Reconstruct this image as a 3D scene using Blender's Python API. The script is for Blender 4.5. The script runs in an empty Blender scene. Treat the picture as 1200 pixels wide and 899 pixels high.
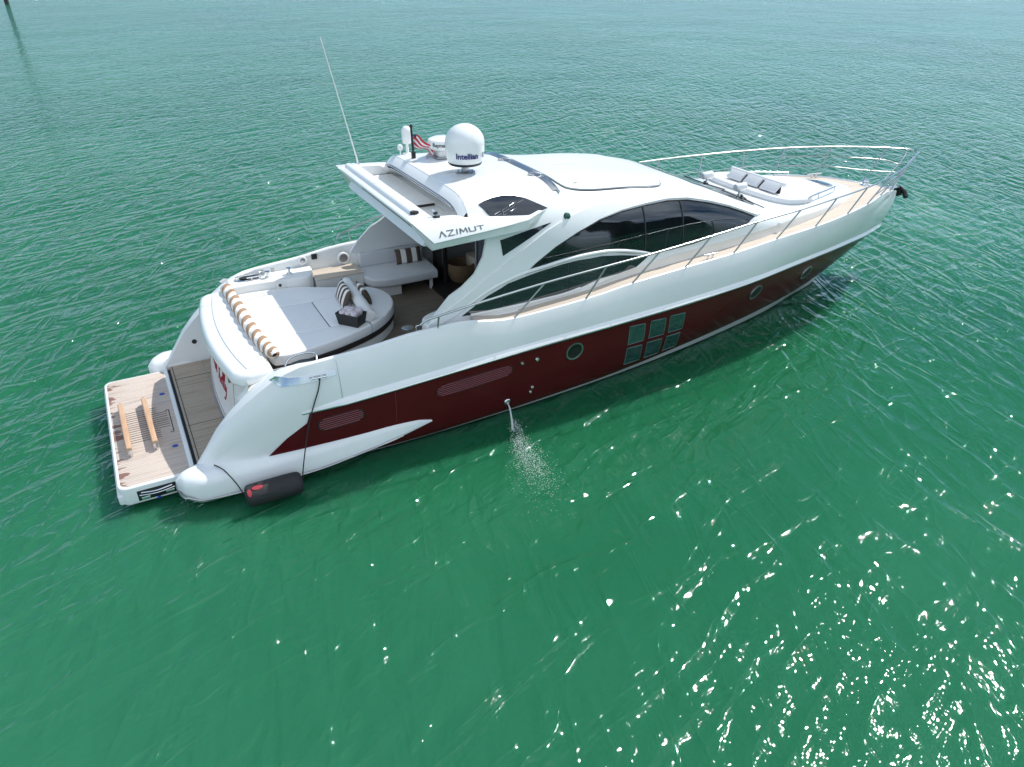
import bpy, bmesh, math, random
import numpy as np
from mathutils import Vector, Matrix, geometry
random.seed(7)
R = math.radians
PI = math.pi
C = bpy.context.scene.collection
SC = bpy.context.scene

# ------------------------------------------------------------------ camera
CAM = (1.09027, -13.30078, 8.09911)
YAW, PITCH, ROLL, FPX = 1.06866, 0.531630, 0.010471, 863.016
f = Vector((math.cos(YAW)*math.cos(PITCH), math.sin(YAW)*math.cos(PITCH), -math.sin(PITCH)))
r = f.cross(Vector((0, 0, 1))).normalized(); u = r.cross(f)
r2 = math.cos(ROLL)*r + math.sin(ROLL)*u; u2 = -math.sin(ROLL)*r + math.cos(ROLL)*u
cd = bpy.data.cameras.new('camera'); cam = bpy.data.objects.new('camera', cd); C.objects.link(cam)
m = Matrix.Identity(4)
for i in range(3):
    m[i][0], m[i][1], m[i][2], m[i][3] = r2[i], u2[i], -f[i], CAM[i]
cam.matrix_world = m
cd.sensor_width = 36; cd.lens = FPX/1200*36; cd.clip_end = 6000; cd.clip_start = 0.1
SC.camera = cam

# ------------------------------------------------------------------ sky, sun, exposure
SUN_EL, SUN_AZ = 49.5, 15.0          # azimuth measured from +x (the bow) towards +y (port)
w = bpy.data.worlds.new('World'); SC.world = w; w.use_nodes = True
nt = w.node_tree; bg = nt.nodes['Background']
sky = nt.nodes.new('ShaderNodeTexSky'); sky.sky_type = 'NISHITA'; sky.sun_disc = False
sky.sun_elevation = R(SUN_EL); sky.sun_rotation = R(90-SUN_AZ)
sky.air_density = 0.52; sky.dust_density = 0.0; sky.ozone_density = 5.0
# unseen cumulus added to brighten the shaded side: thick overhead and on the starboard side, clear blue low down to port
wt = nt.nodes.new('ShaderNodeTexCoord'); wn_ = nt.nodes.new('ShaderNodeTexNoise'); wn_.inputs['Scale'].default_value = 2.6; wn_.inputs['Detail'].default_value = 7; wn_.inputs['Roughness'].default_value = .58
nt.links.new(wt.outputs['Generated'], wn_.inputs['Vector'])
wr = nt.nodes.new('ShaderNodeValToRGB'); wr.color_ramp.elements[0].position = .40; wr.color_ramp.elements[1].position = .58; nt.links.new(wn_.outputs['Fac'], wr.inputs['Fac'])
wd = nt.nodes.new('ShaderNodeVectorMath'); wd.operation = 'DOT_PRODUCT'; nt.links.new(wt.outputs['Generated'], wd.inputs[0]); wd.inputs[1].default_value = (-.25, -.85, .45)
wm = nt.nodes.new('ShaderNodeMapRange'); wm.inputs[1].default_value = -.12; wm.inputs[2].default_value = .35; nt.links.new(wd.outputs['Value'], wm.inputs[0])
wx = nt.nodes.new('ShaderNodeMath'); wx.operation = 'MULTIPLY'; nt.links.new(wr.outputs['Color'], wx.inputs[0]); nt.links.new(wm.outputs[0], wx.inputs[1])
wc = nt.nodes.new('ShaderNodeMix'); wc.data_type = 'RGBA'; nt.links.new(wx.outputs[0], wc.inputs['Factor']); wv_ = nt.nodes.new('ShaderNodeMix'); wv_.data_type = 'RGBA'; wv_.inputs['Factor'].default_value = .35; nt.links.new(sky.outputs['Color'], wv_.inputs['A']); wv_.inputs['B'].default_value = (2.2, 4.2, 6.2, 1)   # thin even veil of high cloud, added to even out the reflected sky
nt.links.new(wv_.outputs['Result'], wc.inputs['A']); wc.inputs['B'].default_value = (10.6, 11.7, 13.0, 1)
nt.links.new(wc.outputs['Result'], bg.inputs['Color']); bg.inputs['Strength'].default_value = 0.088
sl = bpy.data.lights.new('sun', 'SUN'); sl.energy = 3.5; sl.angle = R(0.53); sl.color = (1, .965, .91)
so = bpy.data.objects.new('sun', sl); C.objects.link(so)
sd = Vector((math.cos(R(SUN_EL))*math.cos(R(SUN_AZ)), math.cos(R(SUN_EL))*math.sin(R(SUN_AZ)), math.sin(R(SUN_EL))))
so.rotation_euler = sd.to_track_quat('Z', 'Y').to_euler(); so.location = sd*60
SC.view_settings.view_transform = 'Standard'; SC.view_settings.look = 'None'
SC.view_settings.gamma = 1; SC.view_settings.exposure = 0.46; SC.view_settings.use_curve_mapping = False

# ------------------------------------------------------------------ materials
def mat(name, col, rough=.5, metal=0, spec=.5, coat=0, **kw):
    M = bpy.data.materials.new(name); M.use_nodes = True
    b = M.node_tree.nodes['Principled BSDF']
    b.inputs['Base Color'].default_value = (*col, 1); b.inputs['Roughness'].default_value = rough
    b.inputs['Metallic'].default_value = metal; b.inputs['Specular IOR Level'].default_value = spec
    b.inputs['Coat Weight'].default_value = coat; b.inputs['Coat Roughness'].default_value = .05
    for k, v in kw.items(): b.inputs[k].default_value = v
    return M
def N(M, t, **kw):
    n = M.node_tree.nodes.new(t)
    for k, v in kw.items(): setattr(n, k, v)
    return n
def L(M, a, b): M.node_tree.links.new(a, b)
def bsdf(M): return M.node_tree.nodes['Principled BSDF']
def ramp(M, stops):
    n = N(M, 'ShaderNodeValToRGB'); e = n.color_ramp.elements
    while len(e) < len(stops): e.new(.5)
    for k, (p, c) in enumerate(stops):
        e[k].position = p; e[k].color = (*c, 1) if len(c) == 3 else c
    return n
def objco(M, scale=(1, 1, 1), rot=(0, 0, 0)):
    t = N(M, 'ShaderNodeTexCoord'); mp = N(M, 'ShaderNodeMapping')
    mp.inputs['Scale'].default_value = scale; mp.inputs['Rotation'].default_value = rot
    L(M, t.outputs['Object'], mp.inputs['Vector']); return mp.outputs['Vector']
def noise(M, vec, scale, detail=3, rough=.5, **kw):
    n = N(M, 'ShaderNodeTexNoise', **kw); n.inputs['Scale'].default_value = scale
    n.inputs['Detail'].default_value = detail; n.inputs['Roughness'].default_value = rough
    L(M, vec, n.inputs['Vector']); return n
def vary(M, c0, c1, scale, sc=(1, 1, 1), lo=.35, hi=.65):
    n = noise(M, objco(M, sc), scale, 5, .6); rp = ramp(M, [(lo, c0), (hi, c1)])
    L(M, n.outputs['Fac'], rp.inputs['Fac']); L(M, rp.outputs['Color'], bsdf(M).inputs['Base Color']); return n
def bump(M, src, strength=.3, dist=.01):
    b = N(M, 'ShaderNodeBump'); b.inputs['Strength'].default_value = strength; b.inputs['Distance'].default_value = dist
    L(M, src, b.inputs['Height']); L(M, b.outputs['Normal'], bsdf(M).inputs['Normal']); return b

gel = mat('white gelcoat', (.80, .82, .82), .22, coat=.4)
n_ = vary(gel, (.77, .79, .79), (.82, .835, .83), .7)
gelm = mat('white gelcoat matt', (.77, .77, .75), .45)
vary(gelm, (.72, .72, .70), (.79, .79, .77), 1.3)
cream = mat('cream cove shade and seam', (.70, .68, .63), .4); vary(cream, (.66, .64, .59), (.72, .70, .65), 1.1)
maroon = mat('maroon paint', (.08, .008, .010), .25, spec=.12, coat=.05)
vary(maroon, (.072, .007, .009), (.088, .009, .011), .6)
maroon2 = mat('maroon slat glint and joint', (.22, .045, .055), .3); maroond = mat('vent shadow paint', (.022, .003, .004), .5)  # slats painted lighter for sky light on their edges; backing painted as shade
black = mat('black antifouling', (.012, .014, .015), .5)
rubber = mat('black rubber', (.015, .015, .016), .55)
steel = mat('stainless steel', (.72, .73, .74), .16, 1)
dsteel = mat('dull steel', (.45, .45, .46), .3, 1)
railm = mat('satin rail steel', (.58, .59, .60), .24, 1)
glassd = mat('dark tinted glass', (.012, .02, .024), .025, spec=.9)
glassb = mat('upper tinted glass', (.008, .014, .025), .02, spec=.7)
hullglass = mat('hull window glass', (.02, .06, .055), .04, spec=1.0)
vary(hullglass, (.015, .045, .045), (.03, .085, .075), 3)
hullframe = mat('pane gasket', (.10, .17, .16), .3)
vinyl = mat('white vinyl', (.78, .79, .80), .55)
nv = noise(vinyl, objco(vinyl), 3, 5); bump(vinyl, nv.outputs['Fac'], .5, .035)
sofav = mat('grey white vinyl', (.60, .62, .64), .6)
nv = noise(sofav, objco(sofav), 6, 4); bump(sofav, nv.outputs['Fac'], .35, .02)
brown = mat('dark brown trim', (.022, .016, .016), .5)
navyt = mat('navy lettering', (.02, .02, .16), .4)
redt = mat('crimson lettering', (.35, .01, .03), .4)
dkgrey = mat('dark grey lettering', (.09, .11, .12), .3, .5)
dark = mat('dark interior', (.012, .011, .010), .6)
intwood = mat('interior wood', (.10, .05, .028), .35)
leather = mat('cream leather', (.55, .50, .42), .5)
wicker = mat('black wicker', (.012, .012, .013), .5)
wv = N(wicker, 'ShaderNodeTexWave'); wv.inputs['Scale'].default_value = 14; L(wicker, objco(wicker, (1, 1, 0)), wv.inputs['Vector']); bump(wicker, wv.outputs['Fac'], .3, .01)
rope = mat('black rope', (.02, .02, .022), .8)
towelm = mat('pale lilac towelling', (.62, .56, .60), .95)
nv = noise(towelm, objco(towelm), 90, 2); bump(towelm, nv.outputs['Fac'], .8, .01)
stw = mat('white stripe cloth', (.76, .74, .70), .9); sbr = mat('brown stripe cloth', (.085, .060, .045), .9)
tan = mat('tan stripe cloth', (.34, .215, .13), .95)
for M_ in (stw, sbr, tan):
    nv = noise(M_, objco(M_), 40, 3); bump(M_, nv.outputs['Fac'], .4, .008)
fendm = mat('black fender cover', (.020, .020, .022), .7)
nv = noise(fendm, objco(fendm, (1, 1, 3)), 5, 5); bump(fendm, nv.outputs['Fac'], .6, .03)
fred = mat('red fender patch', (.30, .02, .035), .6)
orangew = mat('varnished beam wood', (.55, .34, .21), .4)
nv = vary(orangew, (.48, .29, .17), (.60, .40, .26), 3, (8, .6, 8)); 
basketm = mat('straw basket', (.16, .105, .055), .8)  # straw darkened in colour to stand for the dim salon
nv = noise(basketm, objco(basketm, (1, 1, 3)), 22, 3); bump(basketm, nv.outputs['Fac'], .9, .03)
bluem = mat('blue fitting', (.02, .06, .35), .3)
green = mat('green lamp lens', (.01, .10, .08), .1)
pilem = mat('weathered timber pile', (.045, .04, .035), .8)
flagm_r = mat('flag red', (.58, .012, .03), .8); flagm_w = mat('flag white', (.75, .75, .75), .8); flagm_b = mat('flag blue', (.03, .04, .2), .8)

def teakmat(name, c0, c1, plank=.055, axis=1, seam=(.05, .045, .04)):
    """weathered teak laid in narrow planks along the boat, dark caulking between them"""
    M = mat(name, c0, .65)
    co = objco(M); sep = N(M, 'ShaderNodeSeparateXYZ'); L(M, co, sep.inputs[0])
    d = N(M, 'ShaderNodeMath', operation='DIVIDE'); L(M, sep.outputs[axis], d.inputs[0]); d.inputs[1].default_value = plank
    fr = N(M, 'ShaderNodeMath', operation='FRACT'); L(M, d.outputs[0], fr.inputs[0])
    fl = N(M, 'ShaderNodeMath', operation='FLOOR'); L(M, d.outputs[0], fl.inputs[0])
    wn = N(M, 'ShaderNodeTexWhiteNoise', noise_dimensions='1D'); L(M, fl.outputs[0], wn.inputs['W'])
    sc = [6, 6, 6]; sc[1-axis] = .8
    nz = noise(M, objco(M, tuple(sc)), 3, 5, .65)
    big = noise(M, objco(M), 1.4, 4, .6)
    a1 = N(M, 'ShaderNodeMath', operation='MULTIPLY_ADD'); L(M, wn.outputs['Value'], a1.inputs[0]); a1.inputs[1].default_value = .35; L(M, nz.outputs['Fac'], a1.inputs[2])
    a2 = N(M, 'ShaderNodeMath', operation='MULTIPLY_ADD'); L(M, big.outputs['Fac'], a2.inputs[0]); a2.inputs[1].default_value = .6; L(M, a1.outputs[0], a2.inputs[2])
    rp = ramp(M, [(.55, c0), (1.0, c1)]); L(M, a2.outputs[0], rp.inputs['Fac'])
    lt = N(M, 'ShaderNodeMath', operation='LESS_THAN'); L(M, fr.outputs[0], lt.inputs[0]); lt.inputs[1].default_value = .1
    mx = N(M, 'ShaderNodeMix', data_type='RGBA'); L(M, lt.outputs[0], mx.inputs['Factor']); L(M, rp.outputs['Color'], mx.inputs['A'])
    mx.inputs['B'].default_value = (*seam, 1); L(M, mx.outputs['Result'], bsdf(M).inputs['Base Color'])
    bump(M, nz.outputs['Fac'], .25, .01)
    return M
teak = teakmat('weathered teak', (.46, .36, .29), (.62, .50, .42), seam=(.30, .22, .17))
teakd = teakmat('grey teak', (.27, .215, .165), (.40, .33, .26), seam=(.13, .10, .08))
teakf = teakmat('shaded cockpit teak', (.115, .092, .072), (.19, .155, .12), seam=(.05, .04, .032))  # teak darkened to hold the cockpit's shade in its colour
teakg = teakmat('deck teak', (.45, .375, .305), (.55, .475, .395), seam=(.30, .25, .20))

def winglass():
    """tinted pane one can look through a little"""
    M = bpy.data.materials.new('side window glass'); M.use_nodes = True; t = M.node_tree
    t.nodes.remove(t.nodes['Principled BSDF'])
    tr = N(M, 'ShaderNodeBsdfTransparent'); tr.inputs['Color'].default_value = (.42, .46, .48, 1)
    gl = N(M, 'ShaderNodeBsdfGlossy'); gl.inputs['Roughness'].default_value = .015; gl.inputs['Color'].default_value = (.85, .93, 1, 1)
    fr = N(M, 'ShaderNodeFresnel'); fr.inputs['IOR'].default_value = 1.85
    ms = N(M, 'ShaderNodeMixShader'); L(M, fr.outputs[0], ms.inputs[0]); L(M, tr.outputs[0], ms.inputs[1]); L(M, gl.outputs[0], ms.inputs[2])
    L(M, ms.outputs[0], t.nodes['Material Output'].inputs['Surface']); return M
glass = winglass()

# ------------------------------------------------------------------ mesh helpers
def tag(o, label=None, cat=None, group=None, kind=None):
    if label: o['label'] = label
    if cat: o['category'] = cat
    if group: o['group'] = group
    if kind: o['kind'] = kind
    return o
def empty(name, loc, label, cat, group=None, rot=0):
    o = bpy.data.objects.new(name, None); C.objects.link(o); o.location = loc; o.rotation_euler[2] = rot
    o.empty_display_size = .2
    return tag(o, label, cat, group)
class MB:
    """collects shapes into one mesh"""
    def __init__(s, *mats): s.v = []; s.f = []; s.mi = []; s.mats = list(mats)
    def add(s, vs, fs, mi=0):
        k = len(s.v); s.v += [tuple(p) for p in vs]; s.f += [tuple(i+k for i in q) for q in fs]
        s.mi += (list(mi) if isinstance(mi, (list, tuple)) else [mi]*len(fs)); return s
    def bm(s, b, mi=0, M=None):
        b.verts.index_update()
        s.add([(M @ x.co if M else x.co) for x in b.verts], [[x.index for x in q.verts] for q in b.faces], mi); b.free(); return s
    def grid(s, rows, closeu=False, closev=False, mi=0, flip=False, mif=None):
        n, k = len(rows), len(rows[0]); vs = [p for q in rows for p in q]; fs = []; ms = []
        for i in range(n if closeu else n-1):
            for j in range(k if closev else k-1):
                a, b, c, d = i*k+j, i*k+(j+1) % k, ((i+1) % n)*k+(j+1) % k, ((i+1) % n)*k+j
                fs.append((a, d, c, b) if flip else (a, b, c, d)); ms.append(mif(i, j) if mif else mi)
        return s.add(vs, fs, ms)
    def box(s, c, d, rot=None, bev=0, seg=2, mi=0):
        b = bmesh.new(); bmesh.ops.create_cube(b, size=1)
        bmesh.ops.scale(b, vec=d, verts=b.verts)
        if bev: bmesh.ops.bevel(b, geom=list(b.edges), offset=bev, segments=seg, profile=.5, affect='EDGES')
        M = Matrix.Translation(c) @ (rot.to_4x4() if rot else Matrix.Identity(4))
        return s.bm(b, mi, M)
    def prism(s, poly, z0, z1, bt=0, bb=0, seg=3, mi=0, fn=None):
        """vertical prism over a plan outline, bevelled round the top / bottom"""
        b = bmesh.new(); vs = [b.verts.new((x, y, z0)) for x, y in poly]; fc = b.faces.new(vs)
        ex = bmesh.ops.extrude_face_region(b, geom=[fc]); tv = [e for e in ex['geom'] if isinstance(e, bmesh.types.BMVert)]
        for q in tv: q.co.z = z1
        bmesh.ops.recalc_face_normals(b, faces=b.faces)
        for z, o in ((z1, bt), (z0, bb)):
            if o:
                es = [e for e in b.edges if all(abs(q.co.z-z) < 1e-6 for q in e.verts)]
                bmesh.ops.bevel(b, geom=es, offset=o, segments=seg, profile=.5, affect='EDGES', clamp_overlap=True)
        if fn:
            for q in b.verts: q.co = fn(q.co)
        return s.bm(b, mi)
    def tube(s, pts, rad, n=8, closed=False, mi=0, cap=True):
        P = [Vector(p) for p in pts]; k = len(P); rows = []; up = None
        for i, p in enumerate(P):
            a = P[i-1] if (i or closed) else p; c = P[(i+1) % k] if (i < k-1 or closed) else p
            t = (c-a).normalized()
            if up is None:
                up = Vector((0, 0, 1)) if abs(t.z) < .9 else Vector((1, 0, 0))
            sd_ = t.cross(up).normalized(); up = sd_.cross(t).normalized()
            rr = rad[i] if isinstance(rad, (list, tuple)) else rad
            rows.append([p + rr*(math.cos(2*PI*j/n)*sd_ + math.sin(2*PI*j/n)*up) for j in range(n)])
        s.grid(rows, closeu=closed, closev=True, mi=mi)
        if cap and not closed:
            k0 = len(s.v)-k*n
            s.f.append(tuple(range(k0, k0+n))); s.f.append(tuple(range(len(s.v)-1, len(s.v)-n-1, -1))); s.mi += [mi, mi]
        return s
    def lathe(s, prof, c=(0, 0, 0), n=32, mi=0, M=None):
        rows = []
        for rr, z in prof:
            q = [Vector((max(rr, 1e-4)*math.cos(2*PI*j/n), max(rr, 1e-4)*math.sin(2*PI*j/n), z)) for j in range(n)]
            rows.append([(M @ x if M else x) + Vector(c) for x in q])
        return s.grid(rows, closev=True, mi=mi)
    def build(s, name, parent=None, smooth=35, rel=None, merge=True):
        me = bpy.data.meshes.new(name)
        o_ = Vector(rel) if rel else Vector((0, 0, 0))
        me.from_pydata([Vector(p)-o_ for p in s.v], [], s.f)
        for q in s.mats: me.materials.append(q)
        for p, k in zip(me.polygons, s.mi): p.material_index = k
        b = bmesh.new(); b.from_mesh(me)
        if merge: bmesh.ops.remove_doubles(b, verts=b.verts, dist=1e-5)
        bmesh.ops.dissolve_degenerate(b, dist=1e-6, edges=b.edges)
        bmesh.ops.recalc_face_normals(b, faces=b.faces)
        for q in b.faces: q.smooth = bool(smooth)
        for e in b.edges:
            if len(e.link_faces) == 2 and e.calc_face_angle(0) > R(smooth or 0): e.smooth = False
            elif len(e.link_faces) != 2: e.smooth = False
        b.to_mesh(me); b.free()
        o = bpy.data.objects.new(name, me); C.objects.link(o)
        if parent: o.parent = parent
        return o

def pchip(xs, ys):
    x = np.array(xs, float); y = np.array(ys, float); h = np.diff(x); d = np.diff(y)/h
    g = np.zeros_like(y); g[0], g[-1] = d[0], d[-1]
    for i in range(1, len(x)-1):
        if d[i-1]*d[i] > 0:
            w1, w2 = 2*h[i]+h[i-1], h[i]+2*h[i-1]; g[i] = (w1+w2)/(w1/d[i-1]+w2/d[i])
    def ev(q):
        q = np.clip(q, x[0], x[-1]); i = np.clip(np.searchsorted(x, q, 'right')-1, 0, len(x)-2)
        t = (q-x[i])/h[i]
        return (2*t**3-3*t*t+1)*y[i] + (t**3-2*t*t+t)*h[i]*g[i] + (3*t*t-2*t**3)*y[i+1] + (t**3-t*t)*h[i]*g[i+1]
    return ev
def catmull(pts, n=8, closed=False):
    P = [np.array(p, float) for p in pts]; k = len(P); out = []
    for i in range(k if closed else k-1):
        if closed: a, b, c, d = P[i-1], P[i], P[(i+1) % k], P[(i+2) % k]
        else: a, b, c, d = P[max(i-1, 0)], P[i], P[i+1], P[min(i+2, k-1)]
        for j in range(n):
            t = j/n; out.append(.5*((2*b)+(c-a)*t+(2*a-5*b+4*c-d)*t*t+(3*b-a-3*c+d)*t**3))
    if not closed: out.append(P[-1])
    return [tuple(map(float, q)) for q in out]
def mirror(pts): return [(x, -y, z) for x, y, z in pts]
def inpoly(p, poly):
    x, y = p; c = False; n = len(poly)
    for i in range(n):
        (x1, y1), (x2, y2) = poly[i], poly[i-1]
        if (y1 > y) != (y2 > y) and x < (x2-x1)*(y-y1)/(y2-y1)+x1: c = not c
    return c
def panel(mb, S, outline, holes=(), step=.15, off=0., thick=.01, mi=0, flip=1):
    """a sheet of given thickness laid over the surface S(a,b), cut to an outline (with holes) in (a,b)"""
    def dens(poly):
        out = []
        for i in range(len(poly)):
            a = np.array(poly[i]); b = np.array(poly[(i+1) % len(poly)]); k = max(1, int(np.linalg.norm(b-a)/step))
            out += [tuple(a+(b-a)*j/k) for j in range(k)]
        return out
    loops = [dens(outline)] + [dens(h) for h in holes]
    pts, edges, loopidx = [], [], []
    for l in loops:
        k = len(pts); pts += l; edges += [(k+i, k+(i+1) % len(l)) for i in range(len(l))]; loopidx.append(range(k, k+len(l)))
    A = np.array(pts); lo = A.min(0); hi = A.max(0)
    for a in np.arange(lo[0]+step/2, hi[0], step):
        for b in np.arange(lo[1]+step/2, hi[1], step):
            if inpoly((a, b), loops[0]) and not any(inpoly((a, b), h) for h in loops[1:]):
                if np.min(np.hypot(A[:, 0]-a, A[:, 1]-b)) > .4*step: pts.append((a, b))
    vo, eo, fo, _, _, _ = geometry.delaunay_2d_cdt([Vector(p) for p in pts], edges, [], 0, 1e-5)
    vo = [tuple(q) for q in vo]; F = []
    for q in fo:
        c = (sum(vo[i][0] for i in q)/3, sum(vo[i][1] for i in q)/3)
        if inpoly(c, loops[0]) and not any(inpoly(c, h) for h in loops[1:]): F.append(tuple(q))
    e = 1e-3; top, bot = [], []
    for a, b in vo:
        p = np.array(S(a, b)); da = np.array(S(a+e, b))-np.array(S(a-e, b)); db = np.array(S(a, b+e))-np.array(S(a, b-e))
        n = np.cross(da, db); n = n if np.dot(n, (.5, 1. if p[1] > 0 else -1., .4)) > 0 else -n; ln = np.linalg.norm(n); n = n/ln if ln > 1e-12 else np.array((0, 0, 1.))
        top.append(tuple(p+n*off)); bot.append(tuple(p+n*(off-thick)))
    k = len(vo); cnt = {}
    for q in F:
        for i in range(3):
            ed = (q[i], q[(i+1) % 3]); key = tuple(sorted(ed)); cnt.setdefault(key, []).append(ed)
    fs = list(F) + [(q[2]+k, q[1]+k, q[0]+k) for q in F]
    for key, l in cnt.items():
        if len(l) == 1: a, b = l[0]; fs.append((b, a, a+k, b+k))
    mb.add(top+bot, fs, mi); return mb
def flipS(S): return lambda a, b: (lambda p: (p[0], -p[1], p[2]))(S(a, b))

def text(name, body, size, parent, M, material, spacing=1, shear=0, ext=.004, wrap=None, bold=0):
    cu = bpy.data.curves.new(name, 'FONT'); cu.body = body; cu.size = size; cu.extrude = ext; cu.space_character = spacing; cu.shear = shear; cu.offset = bold
    cu.align_x = 'CENTER'; cu.align_y = 'CENTER'; cu.resolution_u = 4
    o = bpy.data.objects.new(name, cu); C.objects.link(o)
    dg = bpy.context.evaluated_depsgraph_get(); me = bpy.data.meshes.new_from_object(o.evaluated_get(dg))
    bpy.data.objects.remove(o); bpy.data.curves.remove(cu)
    for q in me.vertices: q.co = wrap(q.co) if wrap else M @ q.co
    me.materials.clear(); me.materials.append(material); me.name = name
    o = bpy.data.objects.new(name, me); C.objects.link(o); o.parent = parent; return o

# ------------------------------------------------------------------ the sea
def sea_material():
    M = mat('sea water', (.008, .17, .085), .03, spec=.5, IOR=1.333); b = bsdf(M)
    # turbid water: light entering it spreads about a metre before it comes out again
    b.inputs['Subsurface Weight'].default_value = 1; b.inputs['Subsurface Radius'].default_value = (.8, 2.2, 1.5); b.inputs['Subsurface Scale'].default_value = 1.0
    co = objco(M)
    big = noise(M, objco(M, (1, 1, 1), (0, 0, .5)), .05, 4, .55)
    rp = ramp(M, [(.3, (.010, .098, .043)), (.5, (.014, .126, .058)), (.70, (.026, .158, .084))])
    L(M, big.outputs['Fac'], rp.inputs['Fac']); L(M, rp.outputs['Color'], b.inputs['Base Color'])
    def wave(scale, crest, elong, detail, rough, dist=0.0):
        # crests run along the direction `crest` (radians from +x) and are drawn out by `elong`
        t = N(M, 'ShaderNodeTexCoord'); mp = N(M, 'ShaderNodeMapping', vector_type='TEXTURE')
        mp.inputs['Rotation'].default_value = (0, 0, crest); mp.inputs['Scale'].default_value = (elong, 1, 1); L(M, t.outputs['Object'], mp.inputs['Vector'])
        n = noise(M, mp.outputs['Vector'], scale, detail, rough); n.inputs['Distortion'].default_value = dist
        return n.outputs['Fac']
    def ridge(h):      # rounded troughs, narrow crests
        m1 = N(M, 'ShaderNodeMath', operation='MULTIPLY_ADD'); L(M, h, m1.inputs[0]); m1.inputs[1].default_value = 2; m1.inputs[2].default_value = -1
        m2 = N(M, 'ShaderNodeMath', operation='ABSOLUTE'); L(M, m1.outputs[0], m2.inputs[0])
        m3 = N(M, 'ShaderNodeMath', operation='SUBTRACT'); m3.inputs[0].default_value = 1; L(M, m2.outputs[0], m3.inputs[1])
        m4 = N(M, 'ShaderNodeMath', operation='POWER'); L(M, m3.outputs[0], m4.inputs[0]); m4.inputs[1].default_value = 2.8; return m4.outputs[0]
    hs = [(wave(.20, .6, 2.0, 2, .5), .16), (wave(.7, .9, 1.8, 3, .5, .3), .055), (ridge(wave(1.6, .33, 3.2, 3, .45, .5)), .070), (ridge(wave(1.85, 1.25, 3.2, 3, .45, .5)), .062),
          (wave(4.6, .7, 1.7, 3, .6, .3), .033), (wave(12, .3, 1.4, 2, .5), .014)]
    prev = None
    for h, amp in hs:
        mm = N(M, 'ShaderNodeMath', operation='MULTIPLY_ADD'); L(M, h, mm.inputs[0]); mm.inputs[1].default_value = amp
        if prev: L(M, prev, mm.inputs[2])
        else: mm.inputs[2].default_value = 0
        prev = mm.outputs[0]
    # wind patches, and the calmer water in the lee of the hull
    pn = noise(M, co, .07, 3, .5); pm = N(M, 'ShaderNodeMapRange'); L(M, pn.outputs['Fac'], pm.inputs[0]); pm.inputs[1].default_value = .35; pm.inputs[2].default_value = .65; pm.inputs[3].default_value = .75; pm.inputs[4].default_value = 1.15
    ps = N(M, 'ShaderNodeSeparateXYZ'); L(M, co, ps.inputs[0]); pl_ = N(M, 'ShaderNodeMapRange', interpolation_type='SMOOTHSTEP'); L(M, ps.outputs['Y'], pl_.inputs[0]); pl_.inputs[1].default_value = -7; pl_.inputs[2].default_value = 6; pl_.inputs[3].default_value = .46; pl_.inputs[4].default_value = 1.65
    pq = N(M, 'ShaderNodeMath', operation='MULTIPLY'); L(M, pm.outputs[0], pq.inputs[0]); L(M, pl_.outputs[0], pq.inputs[1])
    pr_ = N(M, 'ShaderNodeMath', operation='MULTIPLY'); L(M, pq.outputs[0], pr_.inputs[0]); L(M, prev, pr_.inputs[1]); prev = pr_.outputs[0]
    bp = N(M, 'ShaderNodeBump'); bp.inputs['Strength'].default_value = 1; bp.inputs['Distance'].default_value = 1.0
    L(M, prev, bp.inputs['Height']); L(M, bp.outputs['Normal'], b.inputs['Normal'])
    return M
seam = sea_material()
mb = MB(seam)
mb.add([(-3000, -3000, 0), (3000, -3000, 0), (3000, 3000, 0), (-3000, 3000, 0)], [(0, 1, 2, 3)])
sea = mb.build('sea', smooth=0); tag(sea, 'green rippled sea water all round the motor yacht', 'water', kind='structure')
# ------------------------------------------------------------------ the yacht: hull form
yacht = empty('motor_yacht', (0, 0, 0), 'long white motor yacht with a dark red hull side lying on green water', 'yacht')
XA = 1.2
def lvl(xe, pts):
    us = [2/PI*math.asin(min(1, (x-XA)/(xe-XA))) for x, y in pts]; return pchip(us, [y for x, y in pts])
XE = [17.3, 18.25, 18.7, 20.3, 21.0, 20.9]
YL = [lvl(XE[0], [(1.2, 1.9), (7, 1.9), (10, 1.7), (13, 1.15), (15.5, .5), (17.3, 0)]),
      lvl(XE[1], [(1.2, 2.1), (3, 2.2), (5, 2.25), (7.2, 2.18), (9.35, 2.03), (12, 1.70), (13.5, 1.44), (15.2, 1.08), (16.9, .56), (18.25, 0)]),
      lvl(XE[2], [(1.2, 2.15), (3, 2.28), (5, 2.36), (7.1, 2.28), (9.3, 2.15), (12, 1.83), (13.6, 1.58), (15.4, 1.22), (16.9, .80), (18, .37), (18.7, 0)]),
      lvl(XE[3], [(1.2, 2.1), (2.2, 2.38), (3.14, 2.52), (5.2, 2.62), (7.5, 2.65), (10.3, 2.60), (12.6, 2.44), (14.7, 2.10), (16.6, 1.70), (18.2, 1.24), (19.3, .78), (20.3, 0)]),
      lvl(XE[4], [(1.2, 2.1), (2.2, 2.37), (3, 2.49), (5.5, 2.60), (8, 2.66), (10, 2.63), (12.5, 2.50), (14.5, 2.28), (16.5, 1.94), (18, 1.52), (19.3, 1.04), (20.3, .56), (21, 0)]),
      lvl(XE[5], [(1.2, 2.08), (1.66, 2.16), (2.3, 2.27), (2.95, 2.36), (3.65, 2.40), (4.5, 2.44), (5.5, 2.49), (8, 2.54), (10, 2.51), (12, 2.41), (14, 2.24), (15.3, 2.09), (16.6, 1.85), (17.6, 1.61), (18.75, 1.12), (20, .50), (20.9, 0)])]
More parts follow.
